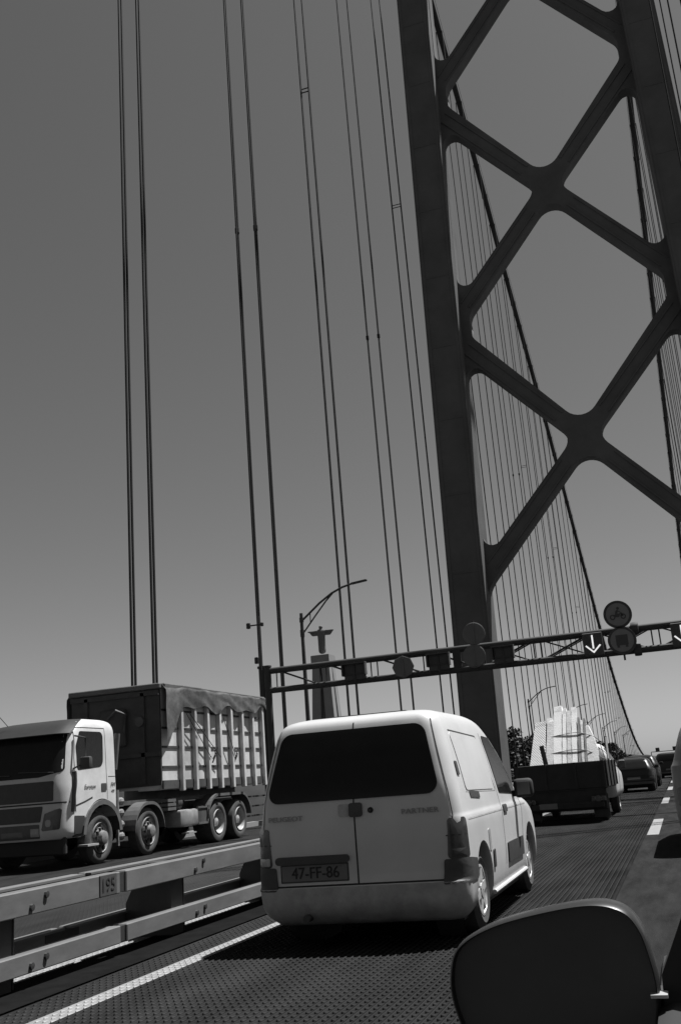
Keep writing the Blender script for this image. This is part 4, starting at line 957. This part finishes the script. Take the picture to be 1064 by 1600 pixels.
slabs = [ # x0,x1 bottom, x0,x1 top, top z, y, thickness, mat, label
 (-.82, -.40, -.56, -.30, 2.32, .24, .24, 'quilt', 'quilted pale sheet with a crosshatch pattern leaning at the left end of the pickup load'),
 (-.40, -.22, -.27, -.10, 2.42, .24, .24, 'foammid', 'narrow pale slab next to the quilted sheet on the pickup'),
 (-.215, -.02, -.095, .10, 2.66, .24, .24, 'foam', 'tallest white slab standing in the middle of the pickup load'),
 (-.015, .10, .105, .20, 2.60, .24, .24, 'foam', 'thin white slab just right of the tallest one on the pickup'),
 (.105, .22, .205, .31, 2.55, .24, .24, 'foammid', 'thin off-white slab between the tall white ones and the speckled one'),
 (.225, .36, .315, .44, 2.61, .24, .24, 'foam', 'tall white slab with ragged edge, right of the middle of the load'),
 (.365, .45, .445, .50, 2.36, .24, .24, 'foamgrey', 'dark grey slab right of the ragged white slab'),
 (.455, .53, .505, .57, 2.30, .24, .24, 'foammid', 'narrow light slab between the two dark grey slabs'),
 (.535, .60, .575, .63, 2.32, .24, .24, 'foamgrey', 'second dark grey slab, next to the bulging bag at the right end of the load')]
for i, (a0, a1, b0, b1, zt, yy, th, mm, lab) in enumerate(slabs):
    yy = .24;  a0, a1, b0, b1 = a0 + .004, a1 - .004, b0 + .004, b1 - .004; t = thing('foam_slab' if mm != 'quilt' else 'quilted_sheet', lab, 'slab', (px + (a0 + a1) / 2, py + yy, .812)); cx = (a0 + a1) / 2
    nz = 14; V = []; rr_ = random.Random(i)
    for j in range(nz + 1):
        u = j / nz; l, r_ = a0 + (b0 - a0) * u - cx, a1 + (b1 - a1) * u - cx; z = u * (zt - .812); jt = lambda: rr_.uniform(-.006, .006) if mm != 'quilt' else 0
        ln = z * .60; zt_ = z + (rr_.uniform(-.03, .03) if j == nz else 0); V += [(l + jt(), ln, z), (r_ + jt(), ln, zt_), (r_ + jt(), ln + th, zt_ - .08 * (j == nz)), (l + jt(), ln + th, z - .08 * (j == nz))]
    F = [(j * 4 + q, j * 4 + (q + 1) % 4, j * 4 + 4 + (q + 1) % 4, j * 4 + 4 + q) for j in range(nz) for q in range(4)] + [(3, 2, 1, 0), tuple(nz * 4 + q for q in range(4))]
    MB().raw(V, F).build('slab', mm, t)
bg_ = thing('wrapped_bundle', 'pale wrapped bundle with a sloping shoulder at the right end of the pickup load', 'bundle', (px + .70, py + .28, .812))
k = MB().prism(rounded([(-.09, 0), (.14, 0), (.15, .78), (.06, 1.12), (-.03, 1.36), (-.09, 1.36)], .05), 'y', 0, .26)
bmesh.ops.bevel(k.b, geom=k.b.edges[:], offset=.02, segments=2, affect='EDGES')
for v_ in k.b.verts: v_.co.y += v_.co.z * .60 + .012 * math.sin(v_.co.z * 17 + v_.co.x * 20)
k.build('bundle', 'foammid', bg_, smooth=True)
for z, sag, lab in ((1.95, .10, 'upper tie rope round the pale slabs on the pickup'), (1.56, .06, 'lower tie rope round the pale slabs on the pickup')):
    t = thing('tie_rope', lab, 'rope', (px, py, z)); k = MB()
    xl = -.82 + (z - .812) * .17; q = (z - .812) * .60
    pts = [(xl - .02, .48 + q, -.14), (xl + .0, .22 + q, -.10), (xl + .30, .245 + q, -.03), (-.05, .245 + q, .02), (.25, .245 + q, .05), (.44, .245 + q, .05), (.62, .247 + q, .0), (.80, .272 + q, -.08), (.88, .45 + q, -.16), (.90, 1.2 + q, -.55 if z > 1.8 else -.2)]
    k.tube(pts, .009, 6); k.build('rope', 'foamgrey', t)
st = thing('wooden_stake', 'dark stake leaning upright in front of the pale slabs on the pickup', 'stake', (px - .27, py + .06, .812))
MB().box((-.02, .02, .46), (.10, .05, .95), rot=('Y', -.12)).build('stake', 'black', st)

# ================================================================ CARS AHEAD
def hatch(x, y, label, hwid=.84, H=1.42, L=3.9, m='cardark', mpv=False, lod=0, rz=0.0, cat='car', name='parked_car'):
    t = thing(name, label, cat, (x, y, 0), rz); k_ = H / 1.42; w_ = hwid / .84
    zb = .92 * k_
    bd_ = Body(hw=[(.18, .72 * w_), (.3, .82 * w_), (.6, .84 * w_), (zb - .04, .83 * w_), (zb, .81 * w_), (1.15 * k_, .72 * w_), (1.3 * k_, .65 * w_), (1.38 * k_, .56 * w_), (1.42 * k_, .30 * w_)],
              yr=[(.18, .16), (.3, .03), (.5, 0), (.62, .05), (zb, .10), (1.15 * k_, .26 if not mpv else .18), (1.3 * k_, .40 if not mpv else .26), (1.38 * k_, .55 if not mpv else .36), (1.42 * k_, .95)],
              yf=[(.18, L - .2), (.4, L), (.65, L - .06), (.78, L - .3), (zb, L - 1.1), (1.15 * k_, L - 1.5), (1.3 * k_, L - 1.8), (1.38 * k_, L - 2.05), (1.42 * k_, L - 2.4)], rr=.22, rf=.4)
    zs_ = [.18, .22, .26, .3, .4, .5, .56, .62, .7, .78, .85, zb - .04, zb - .02, zb, zb + .06, 1.05 * k_, 1.1 * k_, 1.15 * k_, 1.2 * k_, 1.25 * k_, 1.3 * k_, 1.34 * k_, 1.38 * k_, 1.40 * k_, 1.415 * k_, 1.42 * k_]
    b_ = bd_.mesh(zs_).build('body', m, t, smooth=True, angle=60); ax = (.66, L - .78)
    cut(b_, [archcut(yy, .31, .35, s * .5, s * 1.1) for yy in ax for s in (-1, 1)])
    for yy in ax:
        for s in (-1, 1): wheel(t, s * (.80 * w_), yy, .30, .18, s); MB().lathe([(s * .48, .02), (s * .48, .36), (s * .70, .36)], 'x', (0, yy, .31), 20).build('wheel_arch', 'seam', t)
    r_ = R3(bd_); g0, g1 = zb + .03, 1.345 * k_
    patch(rounded([(-.62 * w_, g0), (.62 * w_, g0), (.52 * w_, g1), (-.52 * w_, g1)], .06), r_, .006).build('rear_window', 'glass', t, smooth=True)
    patch(rounded([(-.58 * w_, g0), (.58 * w_, g0), (.5 * w_, g1), (-.5 * w_, g1)], .06), F3(bd_), .006).build('windscreen', 'glass', t, smooth=True)
    for s in (-1, 1):
        patch(rounded([(.55, g0), (1.72, g0), (1.72, g1 - .02), (.72, g1 - .03)], .05), S3(bd_, s), .006).build('side_window', 'glass', t, smooth=True)
        patch(rounded([(1.80, g0), (L - 1.35, g0), (L - 1.9, g1 - .03), (1.80, g1 - .02)], .04), S3(bd_, s), .006).build('side_window', 'glass', t, smooth=True)
        patch(rounded([(s * .58 * w_, .62), (s * .80 * w_, .62), (s * .80 * w_, .86), (s * .64 * w_, .86)], .03), r_, .008).build('tail_lamp', 'lampred', t, smooth=True)
        if lod == 0: MB().box((s * .92 * w_, L - 1.42, zb + .08), (.17, .1, .13), bev=.035, seg=2).box((s * .83 * w_, L - 1.4, zb + .04), (.1, .05, .05)).build('side_mirror', m, t, smooth=True)
        strip([(1.76, .35), (1.78, zb)], S3(bd_, s), .01).build('door_seam', 'seam', t)
    patch(rounded([(-.26, .50), (.26, .50), (.26, .60), (-.26, .60)], .01), r_, .008).build('number_plate', 'plate', t)
    patch(rounded([(-.74 * w_, .30), (.74 * w_, .30), (.74 * w_, .40), (-.74 * w_, .40)], .02), r_, .014).build('bumper_strip', 'fender', t, smooth=True)
    MB().box((0, L / 2, .2), (1.2, L - .8, .1)).build('underbody', 'chassis', t)
    return t
hatch(-2.02, 44.0, 'dark hatchback in the left lane beyond the pickup', .84, 1.38, name='hatchback_car')
hatch(-1.96, 50.5, 'dark car with a gleaming roof edge, half hidden behind the dark hatchback', .86, 1.5, name='family_car')
hatch(-.86, 70.0, 'dark tall vehicle farthest ahead, seen left of the grey car', .92, 1.62, L=4.4, mpv=True, name='people_carrier', cat='van')
hatch(.84, 14.35, 'silver grey people carrier cut off by the right picture edge', 1.02, 1.80, L=4.5, m='cargrey', mpv=True, lod=1, name='people_carrier', cat='van')

# ================================================================ OWN CAR WITH MIRROR
oc = thing('passenger_car', 'dark car at the right picture edge whose door mirror fills the lower right corner', 'car', (.80, -1.6, 0))
OB = Body(hw=[(.18, .72), (.3, .82), (.6, .855), (.86, .845), (.95, .83), (.985, .80), (1.0, .74)], yr=[(.18, .1), (.5, 0), (1.0, .15)], yf=[(.18, 3.9), (.5, 4.1), (.75, 4.0), (.9, 3.6), (.95, 3.3), (1.0, 2.9)], rr=.25, rf=.45)
OB.mesh([.18, .24, .3, .4, .5, .6, .7, .8, .86, .91, .95, .97, .985, .995, 1.0]).build('body', 'cardark', oc, smooth=True, angle=60)
rf = Body(hw=[(1.38, .56), (1.42, .52), (1.45, .44), (1.46, .3)], yr=[(1.38, .5), (1.46, .9)], yf=[(1.38, 2.05), (1.42, 1.95), (1.46, 1.7)], rr=.2, rf=.2)
rf.mesh([1.38, 1.40, 1.42, 1.435, 1.45, 1.457, 1.46]).build('roof', 'cardark', oc, smooth=True, angle=60)
for s in (-1, 1):
    if s > 0: MB().tube([(.76, 3.05, .97), (.52, 2.02, 1.40)], .035, 8).build('front_pillar', 'black', oc, smooth=True)
    MB().tube([(s * .74, .35, .97), (s * .5, .7, 1.40)], .06, 8).build('rear_pillar', 'black', oc, smooth=True)
cx0, cy0 = .80, -1.6
def L_(x, z): return (x - cx0, z)
MB().prism([L_(-.054, 1.01), L_(-.052, 1.045), L_(-.024, 1.10), L_(.035, 1.2), L_(.07, 1.2), L_(.07, 1.01)], 'y', 1.10 - cy0, 1.13 - cy0).build('corner_panel', 'seam', oc)
MB().box((.02 - cx0, 1.12 - cy0, .955), (.17, .56, .13), bev=.02, seg=2).build('door_top', 'seam', oc, smooth=True)
MB().box((-.056 - cx0, 1.085 - cy0, 1.0305), (.016, .02, .003)).build('window_trim', 'steel', oc)
# mirror: shell outline in the xz plane (world coordinates minus car base), bulging forward
ol = [(-.263, 1.048), (-.252, 1.078), (-.215, 1.098), (-.159, 1.111), (-.106, 1.117), (-.075, 1.110), (-.060, 1.092), (-.053, 1.065), (-.050, 1.035), (-.055, 1.005), (-.07, .955), (-.11, .935), (-.17, .93), (-.215, .945), (-.243, .975), (-.260, 1.015)]
pl2 = []
for i in range(len(ol)):      # smooth the outline
    p0, p1, p2, p3 = ol[i - 1], ol[i], ol[(i + 1) % len(ol)], ol[(i + 2) % len(ol)]
    for q in range(6):
        t = q / 6; pl2.append(tuple(.5 * ((2 * p1[d]) + (-p0[d] + p2[d]) * t + (2 * p0[d] - 5 * p1[d] + 4 * p2[d] - p3[d]) * t * t + (-p0[d] + 3 * p1[d] - 3 * p2[d] + p3[d]) * t ** 3) for d in (0, 1)))
pl2 = [((p[0] + .155) * .975 - .157, (p[1] - 1.117) * .975 + 1.116) for p in pl2]
mcx = sum(p[0] for p in pl2) / len(pl2); mcz = sum(p[1] for p in pl2) / len(pl2)
V = []; n = len(pl2); prof = [(.955, 1.088), (.972, 1.081), (.988, 1.083), (1.0, 1.10), (.99, 1.125), (.95, 1.155), (.85, 1.185), (.62, 1.21), (.3, 1.222), (.02, 1.225)]
for s_, y_ in prof: V += [(mcx + (p[0] - mcx) * s_ - cx0, y_ - cy0, mcz + (p[1] - mcz) * s_) for p in pl2]
F = [(j * n + i, j * n + (i + 1) % n, (j + 1) * n + (i + 1) % n, (j + 1) * n + i) for j in range(len(prof) - 1) for i in range(n)]
mir = MB().raw(V, F).build('door_mirror', 'mirrorshell', oc, smooth=True, angle=80)
V = [(mcx - cx0, 1.094 - cy0, mcz)]; F = []
for j in range(1, 6): V += [(mcx + (p[0] - mcx) * .963 * j / 5 - cx0, 1.094 - .006 * (j / 5) ** 2 - cy0, mcz + (p[1] - mcz) * .963 * j / 5) for p in pl2]
F = [(0, 1 + i, 1 + (i + 1) % n) for i in range(n)] + [(1 + j * n + i, 1 + (j + 1) * n + i, 1 + (j + 1) * n + (i + 1) % n, 1 + j * n + (i + 1) % n) for j in range(4) for i in range(n)]
MB().raw(V, F).build('mirror_glass', 'mirrorglass', mir, smooth=True)
MB().box((-.068 - cx0, 1.14 - cy0, 1.0), (.06, .06, .05), bev=.015, seg=2).build('mirror_arm', 'seam', mir, smooth=True)
